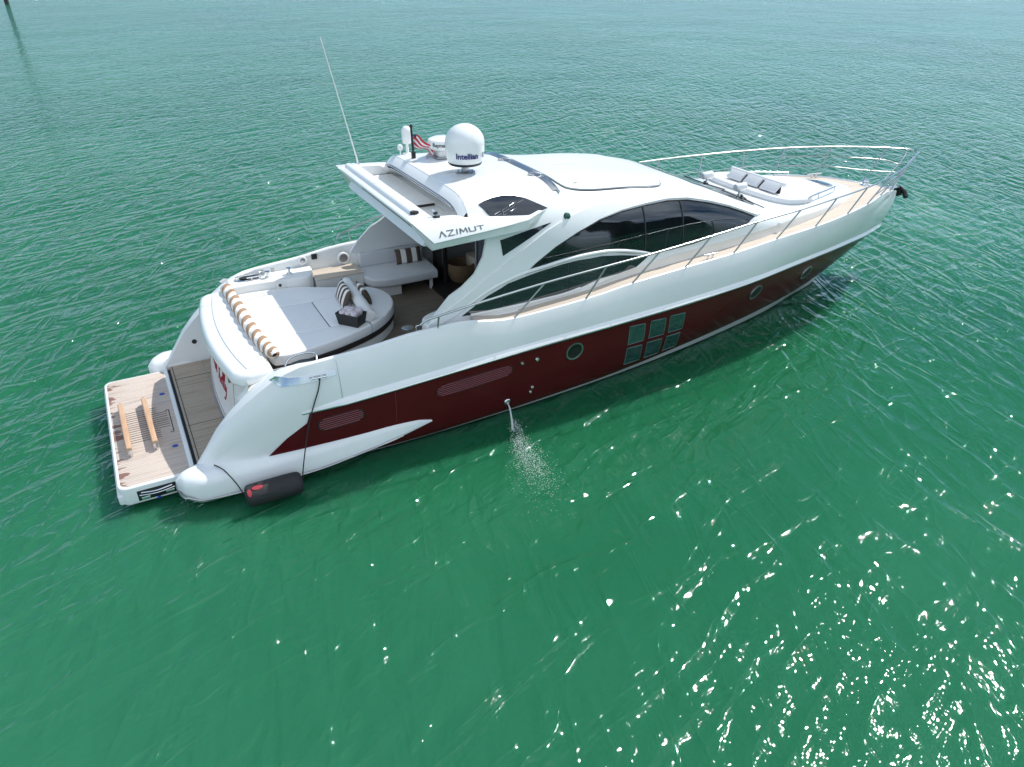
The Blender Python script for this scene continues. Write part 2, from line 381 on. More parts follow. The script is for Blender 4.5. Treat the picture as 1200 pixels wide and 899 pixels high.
zd = pchip([1.2, 1.28, 1.42, 1.66, 2.0, 2.3, 2.6, 2.82, 3.0, 3.5, 4.3, 5.2, 6.0, 6.4, 7.0, 7.9, 8.9, 9.7, 11.1, 12.5, 13.9, 15.2, 16.5, 17.6, 18.75, 20, 20.9],
           [.52, .62, .82, 1.16, 1.50, 1.74, 1.95, 2.06, 2.14, 2.19, 2.25, 2.36, 2.38, 2.32, 2.25, 2.28, 2.34, 2.42, 2.49, 2.53, 2.59, 2.62, 2.65, 2.69, 2.64, 2.45, 2.24])
zr0 = pchip([1, 3.14, 5.2, 7.5, 10, 13, 15, 17, 18.5, 20.3], [1.2, 1.35, 1.50, 1.63, 1.70, 1.76, 1.78, 1.74, 1.64, 1.42])
def zl(k, x):
    t = float(zd(x)); z3 = min(float(zr0(x)), .1+.62*(t-.1)) if x < 3.4 else float(zr0(x))
    return (-.6, .03, min(float(np.interp(x, [1, 7, 9.5, 13, 16, 18.7], [.13, .13, .17, .27, .36, .40])), .3*t), z3, z3+.5*(t-z3), t)[k]
def hull_cols(uu):
    s = math.sin(uu*PI/2); P = []
    for k in range(6):
        x = XA+(XE[k]-XA)*s; P.append((x, float(YL[k](uu)), zl(k, x)))
    a, b, c = P[3], P[4], P[5]; P[4] = tuple(.35*b[i]+.65*((a[i]+c[i])/2+(.03*(1-uu**6) if i == 1 else 0)) for i in range(3))      # nearly flat topsides
    return P
def hullS(uu, v):
    P = np.array(hull_cols(min(max(uu, 0), 1)))
    if v <= 3:
        q = [float(pchip([0, 1, 2, 3], P[:4, i])(v)) for i in range(3)]
        if v > 2: q[1] += .085*math.sin(PI*(v-2))*min(1, q[1]/1.2)      # full, rounded side above the chine
        return tuple(q)
    t = (v-3)/2; a, b, c = P[3], P[4], P[5]
    q = a*(1-t)*(1-2*t)+b*4*t*(1-t)+c*t*(2*t-1)
    return tuple(map(float, q))
NU = 130
UU = [(i/NU) for i in range(NU+1)]
VV = [0, .5, 1, 1.5, 2, 2.25, 2.5, 2.75, 3, 3.25, 3.5, 3.75, 4, 4.25, 4.5, 4.75, 4.9, 5]
TAB = np.array([[hullS(uu, v) for v in VV] for uu in UU])          # port side
# explicit side y(x, z), for things fitted to the hull side
VF = np.linspace(1, 5, 49)
TF = np.array([[hullS(uu, v) for v in VF] for uu in UU])
def hull_y(x, z):
    ys = [np.interp(x, TF[:, j, 0], TF[:, j, 1]) for j in range(len(VF))]; zs = [np.interp(x, TF[:, j, 0], TF[:, j, 2]) for j in range(len(VF))]
    return float(np.interp(z, zs, ys))
HX = lambda sy: (lambda x, z: (x, sy*hull_y(x, z), z))

hb = MB(gel, black)
for sy in (1, -1):
    rows = [[(p[0], sy*p[1], p[2]) for p in col] for col in TAB]
    hb.grid(rows, flip=(sy < 0), mif=lambda i, j: 1 if j < 2 else 0)
tr = [tuple(p) for p in TAB[0]]
hb.add(tr + mirror(tr), [(i, i+1, len(tr)+i+1, len(tr)+i) for i in range(len(tr)-1)], 0)
hull = hb.build('hull', yacht, 50)

# dark red side, laid over the white hull between rub rail and boot line
def u_at(v, x):
    us = np.linspace(0, 1, 160); return float(np.interp(x, [hullS(q, v)[0] for q in us], us))
for sy in (-1, 1):
    sb = MB(maroon); rows = []
    vs = np.linspace(2.0, 2.985, 9)
    st = [u_at(v, float(np.interp(hullS(.15, v)[2], [.1, .67, .95, 1.17, 1.35], [1.95, 2.22, 2.5, 2.78, 3.12]))) for v in vs]
    for k in range(121):
        row = []
        for v, s0 in zip(vs, st):
            q = s0+(1-s0)*k/120
            p = np.array(hullS(q, v)); e = 2e-3
            n = np.cross(np.array(hullS(min(q+e, 1), v))-np.array(hullS(q-e, v)), np.array(hullS(q, min(v+e, 3)))-np.array(hullS(q, v-e)))
            n = n/np.linalg.norm(n)
            if n[1] < 0: n = -n
            if k == 120: n = np.array((.9, .02, -.3))
            p = p+n*.006; row.append((p[0], sy*max(p[1], .001), p[2]))
        rows.append(row)
    sb.grid(rows, flip=sy < 0); sb.build('hull_stripe', hull, 60)

# rub rail: white lip with a steel strip along the knuckle
for sy in (-1, 1):
    b1 = MB(gel, steel, black); rows = []
    us = np.linspace(u_at(3, 3.0), 1, 150)
    for i, q in enumerate(us):
        x, y, z = hullS(q, 3); t = np.array(hullS(min(q+1e-3, 1), 3))-np.array(hullS(q-1e-3, 3)); n = np.array((t[1], -t[0], 0)); n /= np.linalg.norm(n)
        if n[1] < 0 and q < .99: n = -n
        if q >= .99: n = np.array((1., 0, 0)) if q == 1 else n
        k = min(1, i/4) if i < 4 else 1
        prof = [(-.03, .13), (.022, .095), (.060, .055), (.064, .030), (.070, .024), (.070, -.002), (.062, -.008), (.055, -.026), (-.03, -.034)]
        rows.append([(x+n[0]*a*k, sy*max(0.0005, y+n[1]*a*k), z+c*(.4+.6*k)) for a, c in prof])
    b1.grid(rows, mif=lambda i, j: 1 if j == 4 else (2 if j == 6 else 0)); b1.build('rub_rail', hull, 50)

# stern side fairing with rounded bumper nose
ft = pchip([.87, 1.0, 1.25, 1.7, 2.2, 3.2, 4.37, 5.0, 5.3], [.50, .60, .66, .66, .645, .655, .70, .66, .57])
fb = pchip([.87, 1.0, 1.25, 2.0, 3.0, 4.0, 4.6, 5.0, 5.3], [.30, .16, .07, .05, .08, .22, .34, .46, .55])
fo = pchip([.87, 1.0, 1.25, 1.7, 2.5, 3.2, 4.37, 5.0, 5.3], [2.22, 2.45, 2.565, 2.60, 2.61, 2.625, 2.635, 2.615, 2.58])
fi = pchip([.87, 1.0, 1.25, 1.6, 2.2, 5.3], [2.16, 2.02, 1.97, 1.97, 2.1, 2.3])
for sy in (-1, 1):
    fbm = MB(gel, dsteel); rows = []
    for x in list(np.linspace(.87, 1.3, 16))+list(np.linspace(1.36, 5.3, 60)):
        zt, zb_, yo, yi = float(ft(x)), float(fb(x)), float(fo(x)), float(fi(x)); row = []
        for j in range(28):
            a = 2*PI*j/28; c, s = math.cos(a), math.sin(a); n = 2.9+min(4.0, 2.6*max(0, x-1.1))
            k = (abs(c)**n+abs(s)**n)**(-1/n); w_ = min(1, max(0, (x-1.1)/.7)); q = s*k
            y = (yo+yi)/2+(yo-yi)/2*c*k; z = (zt+zb_)/2+(zt-zb_)/2*q
            if c > 0:      # the outer face leans in above and below a rubbing crease low on the side
                y -= w_*(.085*max(0, (q+.45)/1.45)**1.2+.16*max(0, (-.45-q)/.55))*min(1, (5.3-x)/1.2)
            row.append((x, sy*y, z))
        rows.append(row)
    fbm.grid(rows, closev=True); fbm.f.append(tuple(range(28))); fbm.mi.append(0)
    fr_ = fbm.build('side_fairing', hull, 50)
    g = MB(dsteel); pts = []
    for a in np.linspace(-.5, 1, 8): pts.append((.88+.12*(1-math.cos(a*PI/2)) if a > 0 else .87+.0*a, sy*(2.2+(.33*math.sin(a*PI/2) if a > 0 else .3*a)), .33))
    for x in np.linspace(1.15, 4.7, 20): pts.append((x, sy*(float(fo(x))+.004), float(fb(x))+.27*(float(ft(x))-float(fb(x)))))
    g.tube(catmull(pts, 3), .020, 6); g.build('bumper_strip', hull, 60)

# top lip of the bulwark, cockpit coaming, quarter inner walls
cb = MB(gel)
for sy in (-1, 1):
    rows = []
    for i, uu in enumerate(UU):
        x, y, z = hull_cols(uu)[5]
        t = np.array(hull_cols(min(uu+1e-3, 1))[5])-np.array(hull_cols(max(uu-1e-3, 0))[5]); n = np.array((-t[1], t[0])); n = n/np.linalg.norm(n)
        if n[1] > 0: n = -n
        if uu > .995: n = np.array((-1., 0))
        if x < 6.5:
            k = min(1, max(0, (x-2.6)/.7)); yi = (1-k)*1.985+k*(y-.09)
            yb = (1-k)*1.985+k*2.26; fl = .47 if x < 2.5 else 1.38
            row = [(x, y, z), (x, (y*.7+yi*.3), z+.022), (x, y*.3+yi*.7, z+.018), (x, yi, z-.01), (x, yi*.97+yb*.03, z-.05), (x, yb, min(fl, z-.06))]
        else:
            q = lambda a: (x+n[0]*a, max(y+n[1]*a, 0))
            row = [(x, y, z)] + [(*q(a), z+c) for a, c in ((.015, .012), (.045, .012), (.06, 0), (.062, -.03), (.064, -.06))]
        rows.append([(a, sy*b, c) for a, b, c in row])
    cb.grid(rows, flip=sy > 0)
coam = cb.build('bulwark_top', hull, 50)

# teak side decks either side of the cabin, meeting on the foredeck
db = MB(teakg)
for sy in (-1, 1):
    rows = []
    for uu in np.linspace(u_at(5, 6.3), 1, 90):
        x, y, z = hull_cols(uu)[5]; yy = max(y-.055, 0); xx_ = min(x, 20.84); yi = float(np.interp(x, [6, 7.4, 9, 12, 14, 16, 17, 17.8], [2.24, 2.12, 1.95, 1.80, 1.6, 1.1, .6, 0])); yi = min(yi, yy)
        rows.append([(xx_, sy*(yi+(yy-yi)*k), z-.022+.03*(1-((yi+(yy-yi)*k)/max(yy, .01))**2)) for k in np.linspace(0, 1, 9)])
    db.grid(rows, flip=sy > 0)
deck = db.build('side_deck', yacht, 60)

# portholes
def porthole(x, z, sy, r_=.20):
    y = hull_y(x, z); n = np.cross((1e-2*1, hull_y(x+.01, z)-y, 0), (0, hull_y(x, z+.01)-y, .01)); n = n/np.linalg.norm(n)
    if n[1] < 0: n = -n
    n = Vector((n[0], sy*n[1], n[2])); M = Matrix.Translation((x, sy*y, z)) @ n.to_track_quat('Z', 'Y').to_matrix().to_4x4()
    b = MB(dsteel, black, glassd)
    M.translation += n*.012
    b.lathe([(r_-.035, -.03), (r_-.035, .012), (r_-.02, .020), (r_, .016), (r_+.004, .0), (r_, -.02)], n=36, M=M.to_3x3().to_4x4(), c=M.translation)
    b.lathe([(r_-.035, .006), (r_-.075, .004), (r_-.08, -.0), (0, .0)], n=36, mi=1, M=M.to_3x3().to_4x4(), c=M.translation+n*.009)
    b.lathe([(r_-.085, .012), (0, .013)], n=36, mi=1, M=M.to_3x3().to_4x4(), c=M.translation+n*.006)
    return b.build('porthole', hull, 40)
for sy in (-1, 1):
    for x, z in ((8.36, 1.29), (13.6, 1.34), (15.75, 1.27)): porthole(x, z, sy)
    # six square panes
    for o in ([(9.69, 1.52), (10.10, 1.49), (10.18, 1.04), (9.76, 1.04)], [(10.25, 1.51), (10.66, 1.48), (10.76, 1.03), (10.32, 1.05)], [(10.78, 1.50), (11.21, 1.47), (11.32, 1.01), (10.89, 1.03)],
              [(9.77, .94), (10.19, .91), (10.33, .42), (9.87, .44)], [(10.33, .92), (10.77, .90), (10.91, .40), (10.46, .42)], [(10.90, .91), (11.33, .89), (11.46, .41), (11.03, .42)]):
        b = MB(hullglass, hullframe)
        panel(b, HX(sy), o, step=.1, off=.012, thick=.012)
        b.tube([(x, sy*(hull_y(x, z)+.010), z) for p, q in zip(o, o[1:]+o[:1]) for x, z in [(p[0]+(q[0]-p[0])*t, p[1]+(q[1]-p[1])*t) for t in (0, .25, .5, .75)]], .011, 6, closed=True, mi=1)
        b.build('hull_window', hull, 40)
    # louvred air vents
    for xa_, xb_, za, zb_ in ((3.22, 4.05, .98, 1.18), (5.38, 6.97, 1.10, 1.32)):
        b = MB(maroon2); sl_ = (zr0(xb_)-zr0(xa_))/(xb_-xa_)*.9; h_ = .22
        zc_ = (za+zb_)/2
        b = MB(maroon2, maroond); o = []
        for t in np.linspace(0, 2*PI, 40, endpoint=False):
            c, s = math.cos(t), math.sin(t); n = 3.2; kx = (abs(c)**n+abs(s)**n)**(-1/n); x = (xa_+xb_)/2+(xb_-xa_)/2*c*kx*.99; o.append((x, zc_+sl_*(x-(xa_+xb_)/2)+.125*s*kx))
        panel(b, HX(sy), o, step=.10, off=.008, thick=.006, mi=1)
        for k in range(6):
            dz = (k-2.5)*.040; e = .008+.075*abs(k-2.5)**3/15.6
            pts = [(x, sy*(hull_y(x, zc_+dz+sl_*(x-(xa_+xb_)/2))+.012), zc_+dz+sl_*(x-(xa_+xb_)/2)) for x in np.linspace(xa_+.02+e, xb_-.02-e, 24)]
            b.tube(pts, .009, 6)
        ring = [];
        for a in np.linspace(0, 2*PI, 48, endpoint=False):
            c, s = math.cos(a), math.sin(a); n = 3.2; kx = (abs(c)**n+abs(s)**n)**(-1/n)
            x = (xa_+xb_)/2+(xb_-xa_)/2*c*kx; z = zc_+sl_*(x-(xa_+xb_)/2)+.13*s*kx; ring.append((x, sy*(hull_y(x, z)+.007), z))
        b.tube(ring, .007, 6, closed=True, mi=1); b.build('air_vent', hull, 50)
    # skin fittings
    for x, z, q in ((7.16, 1.34, .035), (7.49, 1.34, .045), (7.47, .66, .038), (7.45, .54, .038), (6.93, .45, .07)):
        y = hull_y(x, z); n = Vector((0, sy*1., -.15)).normalized(); M = n.to_track_quat('Z', 'Y').to_matrix().to_4x4()
        b = MB(steel); b.lathe([(q, -.02), (q, .015), (q*.8, .03), (q*.45, .032), (q*.4, .01), (0, .008)], n=18, M=M, c=(x, sy*(y+.006), z)); b.build('skin_fitting', hull, 40)
    b = MB(hullglass); panel(b, HX(sy), [(17.55, 1.08), (17.75, 1.02), (18.55, 1.28), (18.45, 1.36), (17.7, 1.2)], step=.1, off=.014, thick=.012); b.build('bow_window', hull, 40)
    # chromed mooring fairlead plate let into the quarter, and a black sheet painting the recess's shade above it
    b = MB(steel, gel); o = [(2.60, 2.03), (2.75, 2.01-.12), (3.1, 1.885), (3.66, 1.93), (3.66, 2.03), (3.2, 2.0), (2.9, 2.02), (2.70, 2.08)]
    panel(b, HX(sy), o, step=.08, off=.012, thick=.01); ml = b.build('fairlead_plate', hull, 40)
    b = MB(steel)
    for x in (3.28, 3.42): b.tube([(x, sy*(hull_y(x, 1.97)+.0), 1.97), (x, sy*(hull_y(x, 1.97)+.07), 1.97)], .022, 8)
    b.tube([(3.22, sy*(hull_y(3.2, 1.97)+.07), 1.97), (3.5, sy*(hull_y(3.5, 1.97)+.07), 1.975)], .02, 8); b.build('mooring_cleat', hull, 50)
    b = MB(black, steel)
    zz_ = lambda x, y: (x, y, 2.10)
    o = [(2.98, 2.16), (3.08, 2.20), (3.25, 2.205), (3.4, 2.16), (3.42, 2.05), (3.2, 2.01), (3.05, 2.05)]
    panel(b, zz_ if sy > 0 else flipS(zz_), o, step=.06, off=.004, thick=.01)
    b.tube(catmull([(3.43, sy*2.22, 2.14), (3.45, sy*2.06, 2.20), (3.25, sy*1.99, 2.20), (3.02, sy*2.04, 2.18), (2.92, sy*2.14, 2.12)], 5), .016, 8, mi=1)
    b.build('mooring_recess', hull, 50)

# ------------------------------------------------------------------ stern: hydraulic platform, fixed step, transom
def rrect(x0, x1, y0, y1, ra=.0, rf=.0, n=6):
    P = []
    for cx, cy, rr, a0 in ((x1-rf, y1-rf, rf, 0), (x0+ra, y1-ra, ra, 90), (x0+ra, y0+ra, ra, 180), (x1-rf, y0+rf, rf, 270)):
        if rr == 0: P.append((cx, cy)); continue
        for k in range(n+1): a = R(a0+90*k/n); P.append((cx+rr*math.cos(a), cy+rr*math.sin(a)))
    return P
teakp = teakmat('platform teak', (.40, .325, .27), (.56, .475, .415), seam=(.27, .21, .17), plank=.05)
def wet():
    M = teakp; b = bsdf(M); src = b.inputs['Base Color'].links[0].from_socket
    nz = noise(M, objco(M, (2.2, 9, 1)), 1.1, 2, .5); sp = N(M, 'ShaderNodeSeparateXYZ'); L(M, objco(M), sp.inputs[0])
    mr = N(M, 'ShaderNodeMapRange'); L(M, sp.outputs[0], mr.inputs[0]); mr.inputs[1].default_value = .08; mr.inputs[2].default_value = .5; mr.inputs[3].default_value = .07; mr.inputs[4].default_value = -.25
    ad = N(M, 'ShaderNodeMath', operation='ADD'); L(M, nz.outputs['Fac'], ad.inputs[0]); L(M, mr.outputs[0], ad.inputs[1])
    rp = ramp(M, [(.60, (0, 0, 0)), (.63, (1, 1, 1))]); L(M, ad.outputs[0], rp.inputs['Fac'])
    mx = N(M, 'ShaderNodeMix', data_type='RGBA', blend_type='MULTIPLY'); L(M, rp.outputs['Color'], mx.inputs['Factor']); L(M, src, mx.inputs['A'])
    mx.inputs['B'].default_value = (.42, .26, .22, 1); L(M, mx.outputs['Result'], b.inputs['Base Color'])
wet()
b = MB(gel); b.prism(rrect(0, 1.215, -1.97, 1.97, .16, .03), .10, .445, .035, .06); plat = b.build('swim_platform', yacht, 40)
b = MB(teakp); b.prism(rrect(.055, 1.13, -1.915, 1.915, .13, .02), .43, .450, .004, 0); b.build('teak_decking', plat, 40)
b = MB(gel); b.prism(rrect(-.03, .10, -1.93, 1.93, .05, .02), .12, .30, .03, .03); b.build('aft_rim', plat, 40)
b = MB(brown, dsteel)
for k in range(15):
    y = -.62+k*.078; b.box(((.205+1.0)/2 if 3 < k < 12 else .52, y, .4502), ((.80 if 3 < k < 12 else .62), .012, .006))
for q in (((.98, -.55), (1.04, -.55), (1.04, .28), (.98, .28)),):
    b.tube([(x, y, .451) for x, y in q], .008, 6, mi=0)
b.build('grating_slots', plat, 40)
for y in (.95, -1.05):
    b = MB(bluem); b.prism([(1.0+.05*math.cos(a), y+.04*math.sin(a)) for a in np.linspace(0, 2*PI, 14, endpoint=False)], .448, .46, .004); b.build('deck_fitting', plat, 40)
b = MB(black, steel, gel, bluem)
b.box((.565, -1.962, .245), (.60, .03, .20), bev=.008)
for z_, a in ((.31, .24), (.265, .27)): b.tube(catmull([(.565-a, -1.985, z_), (.565, -2.0, z_-.02), (.565+a, -1.985, z_)], 6), .012, 8, mi=1)
b.box((.38, -1.982, .19), (.14, .02, .06), bev=.01, mi=1); b.box((.76, -1.982, .20), (.14, .02, .06), bev=.01, mi=1)
b.box((.57, -1.995, .14), (.05, .03, .05), bev=.012, mi=3)
b.build('boarding_ladder', plat, 40)
b = MB(gel); b.prism([(x, 1.0*y) for x, y in rrect(.90, 1.26, -2.09, -1.975, .03, .02)], .14, .40, .02, .02); b.build('side_block', plat, 40)
b = MB(teakd, black, gel)
b.prism(rrect(1.262, 2.35, -1.975, 1.975), .30, .490); b.box((1.24, 0, .39), (.05, 3.9, .1), mi=1)
stp = b.build('stern_step', yacht, 40)
b = MB(brown, dsteel)
for y in (-.55, 1.35): b.box((1.66, y, .4915), (.74, .012, .004))
b.box((1.31, 0, .4915), (.014, 3.9, .004)); b.box((1.90, .3, .4925), (.016, 3.2, .008), mi=1); b.build('step_seam', stp, 40)

# garage door: a curved face under the transom cap
def door(y, z): return 1.925+.042*y*y+.28*min(z-.5, .3)+.13*max(0, z-.8)
b = MB(gelm); rows = [[(door(y, z), y, z) for z in np.linspace(.47, 1.85, 14)] for y in np.linspace(-1.97, 1.97, 41)]
b.grid(rows); b.add([(2.7, -1.97, .47), (2.7, 1.97, .47), (2.7, 1.97, 1.85), (2.7, -1.97, 1.85)], [(0, 1, 2, 3)])
gd = b.build('garage_door', yacht, 50)
b = MB(dsteel)
for y in (-1.18,): b.tube([(door(y, z)-.003, y, z) for z in np.linspace(.55, 1.6, 12)], .007, 6)
b.tube([(door(y, .56)-.004, y, .56) for y in np.linspace(-1.9, 1.9, 30)], .006, 6); b.build('door_seam', gd, 60)
b = MB(gelm, dsteel); b.prism([(door(-1.3, 1.3)-.03, -1.55), (door(-1.3, 1.3)-.03, -1.32), (door(-1.3, 1.3)+.2, -1.32), (door(-1.3, 1.3)+.2, -1.55)], .62, 1.38, .02, .02); b.build('step_handle', gd, 40)
b = MB(dsteel); b.box((door(-.98, 1.5)-.02, -.98, 1.5), (.05, .07, .16), bev=.012); b.build('latch', gd, 40)
b = MB(rubber, dsteel); b.lathe([(.05, 0), (.05, .012), (.03, .02), (0, .02)], n=16, M=Matrix.Rotation(R(90), 4, 'X'), c=(1.85, 1.985, .95)); b.build('stern_light', hull, 40)

# crimson script on the door: each glyph a few brush strokes
GL = {'M': ([[(0, 0), (.08, .9), (.16, 1.0), (.2, .5), (.22, .1)], [(.22, .1), (.34, .9), (.42, 1.0), (.44, .5), (.46, .1)], [(.46, .1), (.58, .9), (.66, 1.0), (.68, .4), (.72, .02), (.82, .12)]], .84),
      'i': ([[(0, .35), (.05, .45), (.08, .05), (.16, .02), (.24, .15)], [(.09, .6), (.12, .64)]], .24),
      's': ([[(0, .08), (.16, .52), (.20, .3), (.17, .05), (.02, .02)], [(.17, .05), (.3, .12)]], .30),
      'n': ([[(0, .4), (.06, .48), (.07, .02)], [(.07, .2), (.18, .48), (.24, .4), (.25, .04), (.34, .1)]], .36),
      'K': ([[(.12, 1.05), (.02, .85), (.16, 1.0), (.18, .4), (.02, -.1)], [(.52, 1.0), (.34, .85), (.18, .48)], [(.18, .5), (.34, .3), (.46, .0), (.58, .06)]], .6),
      'e': ([[(0, .25), (.16, .32), (.18, .46), (.06, .46), (.02, .15), (.12, .02), (.28, .18)]], .27),
      'l': ([[(0, .1), (.16, .7), (.18, 1.0), (.08, .98), (.06, .2), (.12, .02), (.24, .14)]], .22),
      'y': ([[(0, .42), (.06, .46), (.08, .15), (.16, .08), (.26, .46)], [(.26, .46), (.22, -.1), (.06, -.5), (-.1, -.42)]], .32)}
b = MB(redt); sz = .49; cur = 0
for ch, row in (('M', 0), ('i', 0), ('s', 0), ('s', 0), ('i', 0), ('n', 0), (' ', 0), ('K', 0), ('e', 0), ('l', 0), ('l', 0), ('y', 0)):
    if ch == ' ': cur += .30; continue
    st_, adv = GL[ch]
    for s_ in st_:
        pp = catmull([(x, y, 0) for x, y in s_], 5); P = []; rad = []
        for k, (x, y, _) in enumerate(pp):
            Y = 1.28-(cur+x+.15*y)*sz*.95; Z = 1.02+y*sz*.72; P.append((door(Y, Z)-.004, Y, Z)); rad.append(.004+.009*math.sin(PI*(k+.5)/len(pp)))
        b.tube(P, rad, 6)
    cur += adv
b.build('name_lettering', gd, 60)

# transom cap
def capx(y): return 1.925+.058*y*y
ys = list(np.linspace(-1.72, 1.80, 25))
aft = [(capx(y), y) for y in ys]
o = [(2.78, -1.86), (2.4, -1.90)] + [(2.22, -1.86)] + aft + [(2.24, 1.93), (2.5, 1.98), (2.78, 1.98)]
b = MB(gel); b.prism(o, 1.72, 1.985, .12, .10, 6)
cap = b.build('transom_cap', yacht, 40)
o2 = [(2.72, -1.70), (2.36, -1.72)] + [(capx(y)+.26, y) for y in np.linspace(-1.6, 1.7, 21)] + [(2.4, 1.82), (2.72, 1.84)]
b = MB(gel); b.prism(o2, 1.93, 2.008, .02, 0, 6); b.build('raised_pad', cap, 40)
for sy in (-1, 1):      # moulded flanks between the cap and the quarters
    b = MB(gelm); P = [(2.09, 1.80), (2.3, 1.80), (2.6, 1.80), (3.0, 1.80), (3.0, 2.30), (2.75, 2.20), (2.5, 2.10), (2.3, 2.02), (2.12, 1.985)]
    b.prism([(x, sy*y) for x, y in P], .5, 2.0, .04, 0, 3, fn=lambda p: Vector((p.x, p.y, p.z if p.z < 1 else min(1.94, float(zd(p.x))-.02)+(p.z-2.0)))); b.build('flank_moulding', cap, 30)
for sy in (-1, 1):
    for x, z0, z1 in ((3.70, 1.46, 2.17), (4.62, .75, 1.42)):
        b = MB(dsteel if z1 > 2 else maroon2); b.tube([(x, sy*(hull_y(x, z)+.004), z) for z in np.linspace(z0, z1, 10)], .004, 5); b.build('panel_joint', hull, 60)
# ------------------------------------------------------------------ cockpit
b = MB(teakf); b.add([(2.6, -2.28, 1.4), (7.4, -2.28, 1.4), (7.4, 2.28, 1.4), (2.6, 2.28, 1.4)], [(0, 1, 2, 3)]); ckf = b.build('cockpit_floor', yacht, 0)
b = MB(steel, rubber); b.lathe([(.13, 0), (.13, .008), (.11, .012), (0, .012)], n=24, c=(5.75, -.35, 1.4)); b.build('table_socket', ckf, 40)
# sunpad
spo = catmull([(2.78, 1.72), (2.78, .6), (2.80, -.5), (2.86, -1.18), (2.98, -1.31), (3.26, -1.33), (3.57, -1.28), (4.19, -1.12), (4.81, -.86), (5.22, -.57), (5.55, -.14), (5.65, .33), (5.55, .73), (5.28, 1.04), (4.9, 1.18), (4.45, 1.40), (4.15, 1.58), (3.6, 1.72)], 4, True)
spo = [(x, y) for x, y, *_ in [(*p, 0) for p in spo]]
def inset(P, d):
    A = np.array(P); c = A.mean(0); out = []
    for i in range(len(A)):
        t = A[(i+1) % len(A)]-A[i-1]; n = np.array((-t[1], t[0])); n = n/(np.linalg.norm(n)+1e-9)
        if np.dot(n, c-A[i]) < 0: n = -n
        out.append(tuple(A[i]+n*d))
    return out
b = MB(gelm); b.prism(inset(spo, .03), 1.395, 1.60, .01, 0); sp = b.build('sunpad', yacht, 40)
b = MB(brown); b.prism(inset(spo, .004), 1.59, 1.70, .01, .01); b.prism(inset(spo, .06), 1.69, 1.872); b.build('trim_band', sp, 40)
def clip(P, keep):     # cut a plan outline by a half-plane (a,b,c): keep a*x+b*y <= c
    a, bb, c = keep; out = []
    for i in range(len(P)):
        p, q = P[i-1], P[i]; fp, fq = a*p[0]+bb*p[1]-c, a*q[0]+bb*q[1]-c
        if fp*fq < 0: t = fp/(fp-fq); out.append((p[0]+t*(q[0]-p[0]), p[1]+t*(q[1]-p[1])))
        if fq <= 0: out.append(q)
    return out
g = .006
parts = [[(1, 0, 4.85-g), (0, 1, -.57-g)], [(1, 0, 4.12-g), (0, -1, .57-g), (0, 1, .74-g)], [(1, 0, 4.92-g), (0, -1, -.74-g)],
         [(-1, 0, -4.12-g), (1, 0, 4.92-g), (0, -1, .57-g), (0, 1, .74-g)], [(-1, 0, -4.92-g), (0, -1, .57-g)], [(-1, 0, -4.85-g), (0, 1, -.57-g)]]
for q in parts:
    P = spo
    for k in q: P = clip(P, k)
    P = [p for i, p in enumerate(P) if math.dist(p, P[i-1]) > .012]
    if len(P) > 3:
        b = MB(vinyl); b.prism(P, 1.70, 1.90, .035, .02, 3); b.build('seat_cushion', sp, 40)
b = MB(gelm); b.tube(catmull([(4.99, 1.07, 2.02), (4.98, 1.04, 2.02), (4.97, .98, 2.025), (4.92, .2, 2.03), (4.87, -.62, 2.02), (4.86, -.68, 2.015), (4.86, -.71, 2.015)], 6), [.03+.09*min(1, (min(i, 36-i)/9)**.5) for i in range(37)], 16); bo = b.build('backrest_roll', sp, 50)
# port locker, teak step
b = MB(gelm); b.prism(catmull([(2.75, 2.27), (2.75, 1.80), (3.1, 1.78), (3.6, 1.74), (4.1, 1.66), (4.38, 1.70), (4.50, 2.0), (4.52, 2.27)], 3), 1.4, 2.07, .03); lk = b.build('side_locker', yacht, 40)
b = MB(gelm, black); b.box((3.86, 1.705, 1.96), (.46, .02, .17), bev=.006); b.lathe([(.03, 0), (.03, .02), (0, .022)], n=14, mi=1, M=Matrix.Rotation(R(90), 4, 'X'), c=(3.72, 1.695, 1.97)); b.build('locker_door', lk, 40)
b = MB(gelm); b.prism([(4.52, 2.28), (4.48, 1.68), (5.52, 1.68), (5.52, 2.28)], 1.4, 1.93, .0); stq = b.build('side_step', yacht, 40)
b = MB(teakg); b.prism([(4.53, 2.26), (4.50, 1.66), (5.52, 1.66), (5.52, 2.26)], 1.931, 1.955, .005); b.build('step_tread', stq, 40)
for x, z, q in ((5.29, 2.10, .105), (4.38, 2.20, .07)):
    b = MB(gel, dsteel); M = Matrix.Rotation(R(90), 4, 'X')
    b.lathe([(q+.03, -.02), (q+.03, .02), (q+.015, .035), (q-.01, .03)], n=28, M=M, c=(x, 2.30, z)); b.lathe([(q-.008, .022), (0, .026)], n=28, mi=1, M=M, c=(x, 2.30, z)); b.build('speaker', yacht, 40)
b = MB(black); b.box((4.65, 2.31, 2.24), (.12, .05, .12), bev=.01); b.build('vent_cover', yacht, 40)
for x in (3.5, 3.72): b = MB(dsteel); b.box((x, 2.315, 2.10), (.07, .04, .08), bev=.01); b.build('courtesy_light', yacht, 40)
for x, y in ((3.55, 1.98), (4.0, 1.98)):      # winch head and cleats on the locker
    b = MB(steel); b.lathe([(.06, 0), (.06, .02), (.03, .04), (.028, .10), (.055, .12), (.055, .14), (0, .145)], n=18, c=(x, y, 2.07)); b.build('mooring_winch', lk, 40)
b = MB(steel)
for x in (3.22, 3.38): b.tube([(x, 2.0, 2.07), (x, 2.0, 2.13)], .02, 8)
b.tube([(3.12, 2.0, 2.13), (3.48, 2.0, 2.13)], .02, 8); b.build('mooring_cleat', lk, 50)
